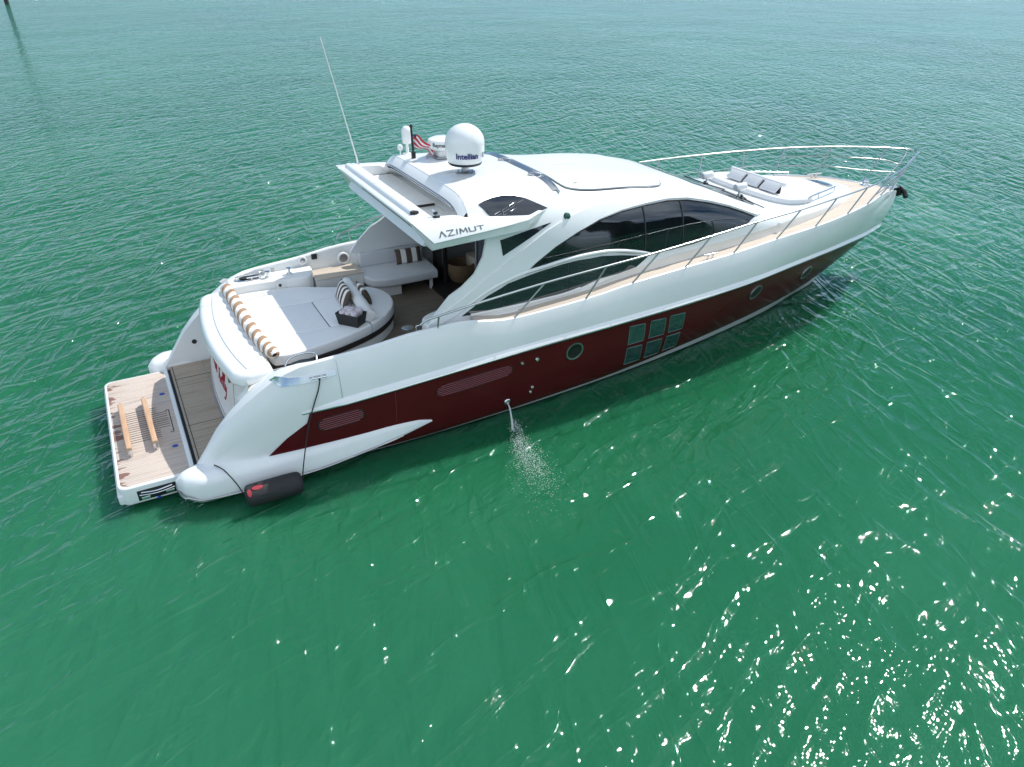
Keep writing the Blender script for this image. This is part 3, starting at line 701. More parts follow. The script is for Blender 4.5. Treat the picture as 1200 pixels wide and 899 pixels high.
b = MB(steel, bluem); b.prism(catmull([(2.85, 2.2), (2.95, 1.98), (3.3, 2.10), (3.55, 2.17), (3.5, 2.26), (3.0, 2.27)], 4, True), 2.065, 2.078, .004); b.build('chrome_plate', lk, 40)
# port sofa
so_ = catmull([(5.56, 2.27), (5.52, 1.75), (5.62, 1.38), (5.95, 1.22), (6.5, 1.20), (7.0, 1.22), (7.15, 1.32), (7.18, 2.27)], 4)
b = MB(gelm); b.prism([(5.62, 2.26), (5.62, 1.5), (5.8, 1.36), (6.28, 1.36), (6.28, 2.26)], 1.395, 1.68, .01); sofa = b.build('cockpit_sofa', yacht, 40)
b = MB(sofav); b.prism(so_, 1.67, 1.86, .06, .05, 4); b.build('seat_cushion', sofa, 40)
b = MB(sofav); b.box((6.38, 2.22, 2.02), (1.55, .15, .36), bev=.05, seg=3); b.build('backrest', sofa, 40)
b = MB(gelm); b.box((7.0, 1.36, 1.53), (.07, .07, .28), bev=.008); b.build('leg', sofa, 40)
# starboard moulded console
b = MB(gelm); b.prism(catmull([(5.50, -2.25), (5.48, -1.90), (5.6, -1.66), (5.95, -1.52), (6.5, -1.42), (7.3, -1.40), (7.3, -2.25)], 4), 1.395, 2.27, .12, 0, 5); con = b.build('moulded_console', yacht, 40)
b = MB(steel); b.tube(catmull([(5.48, -1.74, 2.12), (5.42, -1.72, 2.10), (5.42, -1.72, 1.98), (5.49, -1.74, 1.95)], 4), .014, 8); b.build('grab_handle', con, 50)

# ------------------------------------------------------------------ superstructure shell
sa = pchip([5.3, 7, 9, 10.5, 12, 14, 15.5, 17, 18, 18.55], [2.22, 2.20, 2.17, 2.13, 2.06, 1.92, 1.66, 1.25, .80, .30])
szc = pchip([5.3, 6.4, 7, 7.6, 8.2, 8.6, 9.3, 10.2, 11, 11.6, 12.2, 12.8, 13.4, 14.0, 14.6, 15.5, 16.5, 17.5, 18.55],
            [4.40, 4.43, 4.46, 4.44, 4.37, 4.30, 4.20, 4.14, 4.05, 3.95, 3.80, 3.60, 3.37, 3.16, 3.05, 3.00, 2.93, 2.85, 2.72])
sn = pchip([5.3, 6.4, 7, 8, 9, 12, 13.5, 15, 17, 18.55], [9, 8.5, 6.4, 5.0, 4.5, 4.5, 4.2, 3.6, 3.2, 2.6])
def szb(x): return float(zd(x))-.05 if x > 6.6 else 2.22
_c = {}
def sec(x):
    k = round(x, 4)
    if k not in _c:
        a, zc, zb, n = float(sa(x)), float(szc(x)), szb(x), float(sn(x)); h = zc-zb
        th = np.concatenate([np.linspace(0, .08, 30)[:-1]**1, np.linspace(.08, PI/2-.08, 80), np.linspace(PI/2-.08, PI/2, 30)[1:]])
        y = a*np.cos(th)**(2/n); z = zb+h*np.sin(th)**(2/n); y[-1] = 0
        y = y*(1-.035*(z-zb))
        s = np.concatenate([[0], np.cumsum(np.hypot(np.diff(y), np.diff(z)))]); _c[k] = (y, z, s/s[-1])
    return _c[k]
KT = 3.0
def shellS(x, b_):
    y, z, s = sec(x); t = b_/KT; return (x, float(np.interp(t, s, y)), float(np.interp(t, s, z)))
def shell_b(x, z):
    y, zz, s = sec(x); return KT*float(np.interp(z, zz, s))
def ztop(x, y):
    yy, zz, s = sec(x); return float(np.interp(-abs(y), -yy, zz))
topS = lambda x, y: (x, y, ztop(x, y))
def side_y(x, z): return shellS(x, shell_b(x, z))[1]
def sidepoly(P): return [(x, shell_b(x, z)) for x, z in P]
BIG = [(7.48, 2.90), (7.75, 3.09), (8.13, 3.29), (8.65, 3.48), (9.20, 3.63), (9.75, 3.71), (10.35, 3.74), (10.95, 3.74), (11.5, 3.68), (12.1, 3.54), (12.7, 3.36), (13.1, 3.21), (13.48, 3.06),
       (13.2, 2.98), (12.8, 2.93), (12.2, 2.87), (11.6, 2.81), (11.0, 2.79), (10.5, 2.79), (9.87, 2.91), (9.45, 3.00), (9.0, 3.02), (8.6, 3.02), (8.16, 2.98), (7.8, 2.94)]
LOW = [(6.13, 2.36), (6.25, 2.42), (6.53, 2.57), (7.10, 2.79), (7.5, 2.86), (7.8, 2.90), (8.3, 2.95), (8.65, 2.965), (9.2, 2.955), (9.68, 2.89), (10.05, 2.82), (10.36, 2.745), (10.07, 2.58), (9.6, 2.52), (9.13, 2.50), (8.58, 2.38), (8.1, 2.35), (7.6, 2.345), (7.0, 2.335), (6.5, 2.33)]
out = [(5.42, 2.24), (5.62, 2.50), (5.92, 2.78), (6.17, 2.90), (6.43, 3.09), (6.62, 3.38), (6.68, 3.60), (6.70, 3.70), (6.60, 3.85), (6.42, 4.0), (6.40, 4.2)]
side = sidepoly(out); side += [(6.40, KT)]
bot = [(x, 0.0) for x in np.arange(18.5, 5.4, -.25)]
outline = side + [(x, KT) for x in np.arange(6.65, 18.5, .25)] + [(18.52, KT*.5)] + bot
def shrink(P, d): return inset(P, d)
sh = MB(gel)
bigp = sidepoly(BIG)
for sy in (1, -1):
    panel(sh, shellS if sy > 0 else flipS(shellS), outline, [bigp], step=.13, off=0, thick=.05)
sup = sh.build('superstructure', yacht, 38)
for sy in (1, -1):
    S_ = shellS if sy > 0 else flipS(shellS)
    b = MB(glass, black); panel(b, S_, inset(bigp, -.02), step=.13, off=-.004, thick=.008)
    big = b.build('side_window', sup, 40)
    b = MB(black)
    for x in (10.28, 11.28):
        zt = [z for z in np.linspace(2.7, 3.9, 200) if inpoly((x, z), BIG)]
        b.tube([(x, sy*(side_y(x, z)+.0), z) for z in np.linspace(min(zt), max(zt), 8)], .016, 6)
    ring = [(x, sy*(side_y(x, z)+.004), z) for x, z in BIG]
    b.tube(ring, .014, 6, closed=True); b.build('window_frame', sup, 50)
    b = MB(glassd); panel(b, S_, sidepoly(LOW), step=.13, off=.012, thick=.012); lw = b.build('lower_window', sup, 40)
    # raised white arch between the two windows
    A = [(5.75, 2.30), (6.05, 2.44), (6.4, 2.62), (6.85, 2.80), (7.4, 2.93), (7.9, 2.98), (8.4, 3.03), (8.9, 3.045), (9.4, 3.025), (9.9, 2.94), (10.3, 2.84), (10.55, 2.765)]
    b = MB(gel); P = catmull([(x, sy*(side_y(x, z)+.012), z) for x, z in A], 4)
    b.tube(P, [.035*min(1, .25+i/14, .3+(len(P)-1-i)/10) for i in range(len(P))], 8); b.build('window_arch', sup, 60)
    b = MB(gelm, dsteel); B_ = [(6.3, 2.345), (7.0, 2.33), (7.7, 2.335), (8.3, 2.35), (8.7, 2.40)]
    b.tube(catmull([(x, sy*(side_y(x, z)+.01), z) for x, z in B_], 4), .028, 8); b.build('window_sill', sup, 60)
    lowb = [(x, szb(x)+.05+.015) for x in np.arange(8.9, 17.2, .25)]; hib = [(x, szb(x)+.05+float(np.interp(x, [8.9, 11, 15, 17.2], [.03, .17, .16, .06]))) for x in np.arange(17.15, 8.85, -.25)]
    b = MB(cream); panel(b, S_, sidepoly(lowb+hib), step=.12, off=.006, thick=.006); b.build('cove_shade_band', sup, 40)  # shade of a cove along the cabin foot, put in as a cream overlay
    T = [(6.98, 3.62), (7.5, 3.69), (8.10, 3.76), (7.6, 3.56), (7.02, 3.33)]
    b = MB(glassd); panel(b, S_, sidepoly(T), step=.1, off=.010, thick=.01); b.build('triangle_window', sup, 40)
    U = [(6.66, 4.26), (6.80, 4.285), (6.98, 4.30), (7.2, 4.30), (7.45, 4.27), (7.65, 4.21), (7.9, 4.09), (8.08, 4.0), (7.6, 3.93), (6.95, 3.95), (6.80, 4.08)]
    b = MB(glassb); panel(b, S_, sidepoly(U), step=.08, off=.010, thick=.01); aw = b.build('arch_window', sup, 40)
    # the broad moulded beam that sweeps over the big window and down to the coaming
    BEAM = [(5.50, 2.34), (5.78, 2.50), (6.22, 2.72), (6.66, 2.99), (7.12, 3.23), (7.58, 3.45), (7.97, 3.63), (8.43, 3.77), (9.02, 3.87), (9.69, 3.92), (10.58, 3.91), (11.52, 3.81), (12.54, 3.57), (13.32, 3.29), (13.75, 3.06),
            (13.57, 3.06), (13.1, 3.235), (12.7, 3.385), (12.1, 3.565), (11.5, 3.705), (10.95, 3.765), (10.35, 3.765), (9.75, 3.735), (9.2, 3.655), (8.65, 3.505), (8.13, 3.315), (7.75, 3.115), (7.42, 2.93), (6.85, 2.82), (6.4, 2.63), (6.05, 2.46), (5.72, 2.30)]
    b = MB(gel); panel(b, S_, sidepoly(BEAM), step=.11, off=.028, thick=.05); b.build('roof_beam', sup, 40)
    # outlined 68S badge
    b = MB(dsteel)
    bz = lambda X, Z: 3.965+Z*.14+.05*X
    def st(seq): b.tube([(6.83+X*.44, sy*(side_y(6.83+X*.44, bz(X, Z))+.018), bz(X, Z)) for X, Z in seq], .0045, 5)
    if sy < 0:
        st([(-.1, .28), (.2, .38)]); st([(.52, .82), (.22, .68), (.24, .1), (.55, .22), (.53, .52), (.24, .4)])
        st([(.62, .25), (.94, .38), (.92, .98), (.64, .85), (.62, .25)]); st([(.63, .55), (.93, .68)])
        st([(1.32, 1.12), (1.0, 1.0), (1.0, .72), (1.30, .84), (1.30, .52), (.98, .4)]); st([(1.4, .95), (1.75, 1.02)])
        b.build('model_badge', sup, 60)
    b = MB(black, green if sy < 0 else fred); nrm = Vector((0, sy, .35)).normalized()
    b.lathe([(.07, 0), (.07, .03), (.055, .045)], n=20, M=nrm.to_track_quat('Z', 'Y').to_matrix().to_4x4(), c=(8.47, sy*(side_y(8.47, 3.80)-.02), 3.80))
    b.lathe([(.055, .04), (.05, .07), (.03, .085), (0, .09)], n=20, mi=1, M=nrm.to_track_quat('Z', 'Y').to_matrix().to_4x4(), c=(8.47, sy*(side_y(8.47, 3.80)-.02), 3.80))
    b.build('navigation_light', sup, 40)
# windscreen, wipers, sunroof
def top_outline(x0, x1, y0, y1): return [(x0, -y0), (x1, -y1), (x1, y1), (x0, y0)]
ws = [(12.15, -1.15), (12.6, -1.32), (13.2, -1.42), (13.85, -1.42), (14.02, -1.2), (14.12, -.6), (14.15, 0), (14.12, .6), (14.02, 1.2), (13.85, 1.42), (13.2, 1.42), (12.6, 1.32), (12.15, 1.15), (12.02, .5), (12.02, -.5)]
b = MB(glassd); panel(b, topS, ws, step=.14, off=.008, thick=.01); wsn = b.build('windscreen', sup, 40)
for yy in (.55, -.75):
    b = MB(black); P = [topS(14.1, yy), topS(13.9, yy-.25), topS(13.75, yy-.5)]
    b.tube([(x, y, z+.05) for x, y, z in P], .014, 6); P = [topS(13.2, yy-.25), topS(13.7, yy-.55), topS(14.05, yy-.8)]
    b.tube([(x, y, z+.035) for x, y, z in P], .012, 6); b.lathe([(.03, 0), (.03, .05), (0, .06)], n=12, c=topS(14.12, yy)); b.build('wiper', sup, 50)
hat = catmull([(8.62, 0), (8.62, -.9), (8.68, -1.36), (9.0, -1.48), (10.0, -1.50), (10.75, -1.50), (11.05, -1.40), (11.22, -.9), (11.28, 0), (11.22, .9), (11.05, 1.40), (10.75, 1.50), (10.0, 1.50), (9.0, 1.48), (8.68, 1.36), (8.62, .9)], 3, True)
b = MB(gel); panel(b, topS, [tuple(p[:2]) for p in hat], step=.16, off=.03, thick=.04); rf = b.build('sunroof', sup, 40)
b = MB(dkgrey); b.tube([(x, y, ztop(x, y)+.006) for x, y, _ in catmull([(*inset([tuple(p[:2]) for p in hat], -.02)[i], 0) for i in range(0, len(hat), 2)], 2, True)], .011, 6, closed=True); b.build('roof_gasket', rf, 60)
b = MB(cream); b.box((9.9, .02, ztop(9.9, 0)+.031), (1.2, .012, .004), rot=Matrix.Rotation(R(5.0), 3, 'Y')); b.build('roof_seam', rf, 0)
b = MB(gelm); b.prism(rrect(8.9, 9.1, -1.3, -1.22, .03, .03), ztop(9.0, 1.26)+.03, ztop(9.0, 1.26)+.042, .004); b.build('hatch_latch', rf, 40)
b = MB(dsteel, steel, gelm)
P = [topS(8.50, y) for y in np.linspace(-1.62, 1.62, 15)]; b.tube([(x-.01, y, z+.035) for x, y, z in P], .022, 8, mi=1)
P2 = [topS(8.36, y) for y in np.linspace(-1.55, 1.55, 15)]; b.grid([[(x, y, z+.008), (x+.12, y, z-.02+.03)] for x, y, z in P2], mi=0)
for y in (.35, -.9): b.tube([topS(8.2, y), (8.35, y, ztop(8.3, y)+.06), (8.52, y, ztop(8.5, y)+.04)], .018, 6, mi=1); b.box((8.28, y, ztop(8.28, y)+.04), (.14, .07, .06), bev=.015, mi=0)
b.build('hatch_track', sup, 40)
# interior seen through the glass
b = MB(dark, intwood); b.box((10.2, 0, 1.42), (6.4, 3.8, .06)); b.box((12.9, 0, 2.35), (1.2, 3.2, .5), bev=.05); b.box((13.1, 0, 2.0), (.06, 3.3, 1.3)); b.box((7.42, 1.78, 2.6), (.05, .75, 2.4)); b.box((9.9, 1.6, 1.9), (1.6, .6, .7), bev=.04, mi=1)
ins = b.build('salon_interior', yacht, 40)
for yy in (-.95, -.1):
    b = MB(leather); b.box((10.95, yy, 2.55), (.55, .58, .16), bev=.06, seg=3); b.box((10.62, yy, 2.98), (.16, .58, .80), rot=Matrix.Rotation(R(-10), 3, 'Y'), bev=.07, seg=3)
    b.tube(catmull([(10.6, yy-.33, 2.75), (10.85, yy-.36, 2.92), (11.2, yy-.35, 2.95), (11.3, yy-.35, 2.75)], 5), .045, 8); b.build('helm_seat', ins, 40)
b = MB(leather); b.box((8.35, 1.15, 1.80), (.7, 1.0, .40), bev=.06); b.box((8.75, 1.15, 2.10), (.2, 1.0, .5), bev=.07); b.build('salon_seat', ins, 40)
b = MB(dsteel, glassb, dark)
for y in (1.42, -.32): b.box((7.36, y, 2.55), (.05, .06, 2.35))
b.box((7.36, .2, 1.41), (.07, 3.3, .03)); b.box((7.36, -1.0, 2.55), (.014, 1.3, 2.3), mi=1); b.build('salon_door', yacht, 40)

# ------------------------------------------------------------------ roof wing over the cockpit
b = MB(gel)
# lower tier: the slab over the cockpit
rows = []
for y in np.linspace(-2.05, 2.05, 40):
    k = max(0, (abs(y)-1.9)/.15); rows.append([(5.50+.02*k, y, 3.735), (5.49+.02*k, y, 3.75), (5.57+.02*k, y, 3.90), (7.4, y, 3.90), (7.4, y, 3.735)])
b.grid(rows, closev=True); k0 = len(b.v)-5*40; b.f += [tuple(range(k0, k0+5)), tuple(range(len(b.v)-5, len(b.v)))]; b.mi += [0, 0]
finz = pchip([5.3, 5.6, 6.05, 6.5, 7.2, 7.7, 8.2, 8.6], [4.195, 4.19, 4.172, 4.13, 4.045, 3.99, 3.96, 3.94])
def fin(x):
    # outer lower edge, outer top edge of the fin; ledge and bottom of the lower tier
    k = min(1, (x-5.3)/3.0); lo = (-1, 2.405-.02*k-.28*k*k, 3.895+.085*k+.03*k*k); up = (-1, 2.155-.03*k, float(finz(x)))
    return k, lo, up
for sy in (1, -1):
    rows = []
    for x in np.linspace(5.30, 8.55, 43):
        k, lo, up = fin(x)
        zt, ft_y = float(finz(x)), up[1]; fy, fz = lo[1], lo[2]
        if k > .72: q = min(1.0, (x-7.46)/1.0); fy = fy*(1-q)+1.70*q; fz = fz*(1-q)+3.97*q
        if zt < fz+.015: zt = fz+.015
        if ft_y > fy-.06: ft_y = fy-.06
        # raked aft end: the top reaches further aft than the lower edge
        rk = max(0, 1-(x-5.30)/.9); dx = .27*rk*rk
        dr = min(1, max(0, (x-6.2)/.4)); yb = min(2.33-.12*k, fy-.03); zb_ = 3.735+.06*k
        row = [(x+dx*1.0, 1.6, zb_), (x+dx, yb-.02, zb_), (x+dx, yb, zb_+.02), (x+dx, yb+.01, fz-.035), (x+dx, fy-.02, fz-.022), (x+dx, fy, fz-.006), (x+dx*.98, fy-.008, fz+.012), (x+dx*.1, ft_y+.03, zt-.028), (x+dx*.03, ft_y+.004, zt-.006), (x, ft_y-.03, zt), (x, min(1.94, ft_y-.06), zt-.13*dr), (x, min(1.92, ft_y-.07), zt-.02-.13*dr), (x+dx, min(1.90, ft_y-.08), 3.85)]
        rows.append([(a, sy*bb, c) for a, bb, c in row])
    b.grid(rows, closev=True, flip=sy > 0)
    n_ = len(rows[0]); k0 = len(b.v)-n_*len(rows); b.f.append(tuple(range(k0, k0+n_))); b.mi.append(0); b.f.append(tuple(range(len(b.v)-n_, len(b.v)))); b.mi.append(0)
# aft cross beam: an overhanging lip aft, the awning roll on top, falling into the well
prof = [(5.335, 4.135), (5.338, 4.158), (5.37, 4.178), (5.70, 4.205), (5.745, 4.19), (5.76, 4.15), (5.77, 3.84), (5.56, 3.84), (5.55, 3.92)]
rows = [[(x, y, z) for x, z in prof] for y in np.linspace(-2.12, 2.12, 50)]
b.grid(rows, closev=True); n_ = len(prof); k0 = len(b.v)-n_*len(rows); b.f.append(tuple(range(k0, k0+n_))); b.f.append(tuple(range(len(b.v)-n_, len(b.v)))); b.mi += [0, 0]
wing = b.build('roof_wing', yacht, 40)
b = MB(gel, black, brown); b.tube([(5.53, -1.62, 4.165), (5.53, .25, 4.17)], .085, 20); b.tube([(5.53, .265, 4.17), (5.53, 1.98, 4.165)], .085, 20)
b.box((5.54, -1.66, 4.19), (.15, .07, .10), bev=.02, mi=1); b.tube([(5.54, -1.66, 4.20), (5.54, -1.72, 4.20)], .03, 10, mi=1)
b.tube([(5.54, 1.2, 3.925), (5.54, -2.1, 3.915)], .008, 6, mi=2); b.build('awning_case', wing, 40)
b = MB(gelm, brown); b.box((6.12, .70, 3.90), (.60, 2.4, .13), bev=.025); b.box((6.2, -1.0, 3.885), (.5, 1.0, .05), bev=.01); b.box((6.14, 1.86, 3.966), (.5, .014, .012), mi=1); b.box((6.2, -.50, 3.93), (.4, .012, .05), mi=1)
b.build('well_lid', wing, 40)
b = MB(gel)                   # aft face of the arch, falling into the well
rows = []
for y in np.linspace(-1.95, 1.95, 30):
    z = ztop(6.40, y); rows.append([(6.41, y, z-.008), (6.38, y, z-.016), (6.26, y, z-.15), (6.27, y, z-.17), (6.34, y, z-.27), (6.70, y, 3.86)])
b.grid(rows); b.build('arch_face', wing, 40)
b = MB(steel, black, gel); P = [(6.25, y, ztop(6.40, y)-.175) for y in np.linspace(-1.62, 1.70, 24)]; b.tube(P, .014, 8); b.tube([(x+.055, y, z-.08) for x, y, z in P], .014, 8)
b.grid([[(x+.012, y, z-.008), (x+.058, y, z-.075)] for x, y, z in P], mi=1); b.build('arch_rail', wing, 50)
b = MB(steel, black); b.tube([(5.80, -2.0, 4.19), (5.80, -2.0, 4.25), (5.75, -1.96, 4.33)], .016, 8); b.box((5.80, -2.0, 4.20), (.12, .06, .03), bev=.01, mi=1); b.box((5.79, -1.99, 4.26), (.07, .05, .05), bev=.01, mi=1); b.build('deck_camera', wing, 40)
for sy in (-1,):
    # lettering lies on the sloping face of the fin: from its lower edge (y -2.4) up to the fold
    def finpt(x, q, h):
        k, lo, up = fin(x); lo = Vector((x, -lo[1]+.008, lo[2]+.012)); up = Vector((x, -up[1]-.03, up[2]-.028))
        n = Vector((1, 0, 0)).cross(up-lo).normalized(); return lo.lerp(up, q)+n*h
    ls = MB(dkgrey); AZ = {'A': [[(0, 0), (.36, 1), (.72, 0)]], 'Z': [[(0, 1), (.75, 1), (0, 0), (.78, 0)]], 'I': [[(0, 0), (.1, 1)]], 'M': [[(0, 0), (.08, 1), (.42, .25), (.76, 1), (.84, 0)]], 'U': [[(0, 1), (.02, .1), (.12, 0), (.62, 0), (.72, .1), (.74, 1)]], 'T': [[(0, 1), (.8, 1)], [(.4, 1), (.38, 0)]]}
    cur = 0
    for ch, adv in (('A', .98), ('Z', 1.08), ('I', .4), ('M', 1.15), ('U', 1.0), ('T', .8)):
        for s_ in AZ[ch]:
            for p, q in zip(s_, s_[1:]):
                a = np.array(p); c = np.array(q); d = c-a; l_ = np.linalg.norm(d); d = d/l_; nrm = np.array((-d[1], d[0]))*.058; a = a-d*.05; c = c+d*.05
                quad = [finpt(5.70+(cur+x[0])*.158, .16+x[1]*.31, h) for h in (.004, .010) for x in (a-nrm, c-nrm, c+nrm, a+nrm)]
                ls.add(quad, [(0, 1, 2, 3), (4, 5, 6, 7), (0, 1, 5, 4), (1, 2, 6, 5), (2, 3, 7, 6), (3, 0, 4, 7)])
        cur += adv
    ls.build('fin_lettering', wing, 0)

# ------------------------------------------------------------------ aerials on the arch
DX, DY = 7.06, -.50; DZ = ztop(DX, DY)+.03
b = MB(gel); b.lathe([(0, DZ+.16), (.27, DZ+.16), (.32, DZ+.18), (.352, DZ+.26), (.368, DZ+.40), (.370, DZ+.52)] + [(.370*math.cos(a), DZ+.52+.34*math.sin(a)) for a in np.linspace(.08, PI/2, 16)], n=48, c=(DX, DY, 0)); dome = b.build('satellite_dome', yacht, 40)
b = MB(dsteel, black); b.lathe([(.19, 0), (.19, .018), (.085, .022), (.066, .03), (.066, .16)], n=28, c=(DX, DY, DZ-.035)); b.lathe([(.0, .125), (.30, .13), (.325, .165)], n=28, mi=1, c=(DX, DY, DZ))
for k in range(8): b.lathe([(.014, .018), (.014, .035), (0, .036)], n=8, c=(DX+.15*math.cos(k*PI/4), DY+.15*math.sin(k*PI/4), DZ-.03))
b.build('pedestal', dome, 40)
fa = math.atan2(CAM[1]-DY, CAM[0]-DX)+.12          # the maker's name wraps the starboard face of the dome
def wrapd(co): a = fa+co.x/.372; rr = .3715+co.z; return Vector((DX+rr*math.cos(a), DY+rr*math.sin(a), DZ+.335+co.y))
text('dome_lettering', 'Intellian', .140, dome, None, navyt, wrap=wrapd, bold=.0035, ext=.003)
b = MB(navyt)
for (xx_, zz_, ww, hh) in ((.275, .335, .012, .07), (.31, .37, .07, .012), (.31, .30, .07, .012), (.30, .335, .012, .05), (.345, .335, .012, .07)):
    pts = [wrapd(Vector((xx_+.065+dx, zz_-.335+dz, .003))) for dx, dz in ((-ww/2, -hh/2), (ww/2, -hh/2), (ww/2, hh/2), (-ww/2, hh/2))]; b.add(pts, [(0, 1, 2, 3)])
b.build('dome_emblem', dome, 0)
RX, RY = 7.18, .80; RZ = ztop(RX, RY)
b = MB(gel); b.lathe([(0, RZ+.16), (.24, RZ+.16), (.29, RZ+.20), (.315, RZ+.28), (.315, RZ+.31), (.29, RZ+.36), (.20, RZ+.395), (0, RZ+.41)], n=40, c=(RX, RY, 0)); rad = b.build('radar_scanner', yacht, 35)
b = MB(gelm, dsteel); b.box((RX, RY, RZ+.10), (.34, .40, .12), bev=.03); b.box((RX, RY, RZ+.03), (.46, .46, .03), bev=.008, mi=1)
b.tube([(RX-.36, RY+.04, RZ+.02), (RX-.22, RY+.04, RZ+.12)], .03, 8, mi=1); b.build('bracket', rad, 40)
def wrapr(co): a = fa-.12+co.x/.317; rr = .316+co.z; return Vector((RX+rr*math.cos(a), RY+rr*math.sin(a), RZ+.285+co.y))
text('radar_lettering', 'Raymarine', .10, rad, None, dkgrey, wrap=wrapr, bold=.003, ext=.003)
AX, AY = 6.72, 1.62; AZ_ = ztop(AX, AY)
b = MB(gel, dsteel); b.lathe([(0, .22), (.085, .22), (.10, .26), (.105, .42)] + [(.105*math.cos(a), .46+.11*math.sin(a)) for a in np.linspace(0, PI/2, 8)], n=24, c=(AX, AY, AZ_)); an = b.build('dome_antenna', yacht, 40)
b = MB(gelm); b.lathe([(.09, 0), (.09, .02), (.035, .03), (.03, .23)], n=16, c=(AX, AY, AZ_-.01)); b.build('stem', an, 40)
b = MB(gel); b.lathe([(.03, -.04), (.03, .0), (.012, .01), (.012, .10), (.05, .12), (.062, .17), (.045, .22), (0, .24)], n=18, c=(6.62, 1.78, ztop(6.62, 1.78))); b.build('gps_antenna', yacht, 40)
b = MB(gelm, dsteel); b.tube([(5.78, 2.05, 3.99), (5.75, 2.06, 4.3), (5.30, 2.20, 6.62)], [.03, .016, .008], 8); b.tube([(5.78, 2.05, 3.97), (5.775, 2.05, 4.22)], .022, 8, mi=1); b.tube([(5.9, 2.08, 4.02), (5.77, 2.06, 4.16)], .012, 6, mi=1); b.build('whip_antenna', yacht, 50)
FX, FY = 6.62, 1.02; FZ = ztop(FX, FY)
b = MB(black, brown); b.tube([(FX, FY, FZ), (FX-.02, FY, FZ+.60)], .022, 10); b.lathe([(.03, 0), (.035, .03), (.02, .06), (0, .065)], n=12, mi=1, c=(FX-.02, FY, FZ+.6)); b.box((FX, FY, FZ+.06), (.08, .08, .14), bev=.02)
stf = b.build('flag_staff', yacht, 40)
b = MB(flagm_r, flagm_w, flagm_b); rows = []
for i in range(25):
    s_ = i/24; row = []
    for j in range(14):
        t = j/13; X = FX+.0+.34*s_+.03*math.sin(9*s_+2*t); Y = FY-.05-.28*s_+.05*math.sin(7*s_+3*t)+.05*t; Z = FZ+.47-.24*t*(1-.3*s_)-.20*s_+.03*math.sin(6*s_+5*t); row.append((X, Y, Z))
    rows.append(row)
b.grid(rows, mif=lambda i, j: (2 if (i < 3 and j < 4) else (0 if (j//2) % 2 == 0 else 1)))
rows2 = [[(x+.002, y+.003, z) for x, y, z in q] for q in rows]; b.grid(rows2, flip=True, mif=lambda i, j: (2 if (i < 3 and j < 4) else (0 if (j//2) % 2 == 0 else 1)))
b.build('flag', stf, 80, merge=False)

# ------------------------------------------------------------------ foredeck
bp = catmull([(14.72, 0), (14.78, -.7), (15.05, -1.12), (15.5, -1.22), (16.2, -1.02), (16.9, -.70), (17.25, -.35), (17.32, 0), (17.25, .35), (16.9, .70), (16.2, 1.02), (15.5, 1.22), (15.05, 1.12), (14.78, .7)], 3, True)
b = MB(vinyl); panel(b, topS, [tuple(p[:2]) for p in bp], step=.15, off=.055, thick=.07); bc = b.build('bow_sunpad', yacht, 40)
b = MB(vinyl); P = catmull([(15.9, 1.22, 0), (15.45, 1.30, 0), (15.0, 1.22, 0), (14.72, .85, 0), (14.62, 0, 0), (14.72, -.85, 0), (15.0, -1.22, 0), (15.45, -1.30, 0), (15.9, -1.22, 0)], 5)
b.tube([(x, y, ztop(x, min(abs(y), 1.25))+.055) for x, y, _ in P], .085, 12); b.build('bolster', bc, 60)
for k, yc in enumerate((.58, 0, -.58)):
    b = MB(sofav); b.box((15.20, yc, ztop(15.2, 0)+.18), (.08, .50, .27), rot=Matrix.Rotation(R(50), 3, 'Y'), bev=.03, seg=3); b.build('folded_backrest', bc, 40)
b = MB(vinyl); b.tube([(15.33, .90, ztop(15.2, 0)+.275), (15.33, -.90, ztop(15.2, 0)+.275)], .05, 12); b.build('backrest_roll', bc, 50)
b = MB(brown); b.box((15.32, 0, ztop(15.3, 0)+.16), (.05, 1.6, .25)); b.build('backrest_frame', bc, 40)
b = MB(dsteel, glassd); panel(b, topS, catmull([(17.55, .35), (17.50, 0), (17.55, -.35), (17.85, -.28), (17.92, 0), (17.85, .28)], 4, True), step=.08, off=.02, thick=.03); panel(b, topS, catmull([(17.62, .26), (17.58, 0), (17.62, -.26), (17.82, -.2), (17.86, 0), (17.82, .2)], 4, True), step=.08, off=.028, thick=.01, mi=1); b.build('skylight', yacht, 40)
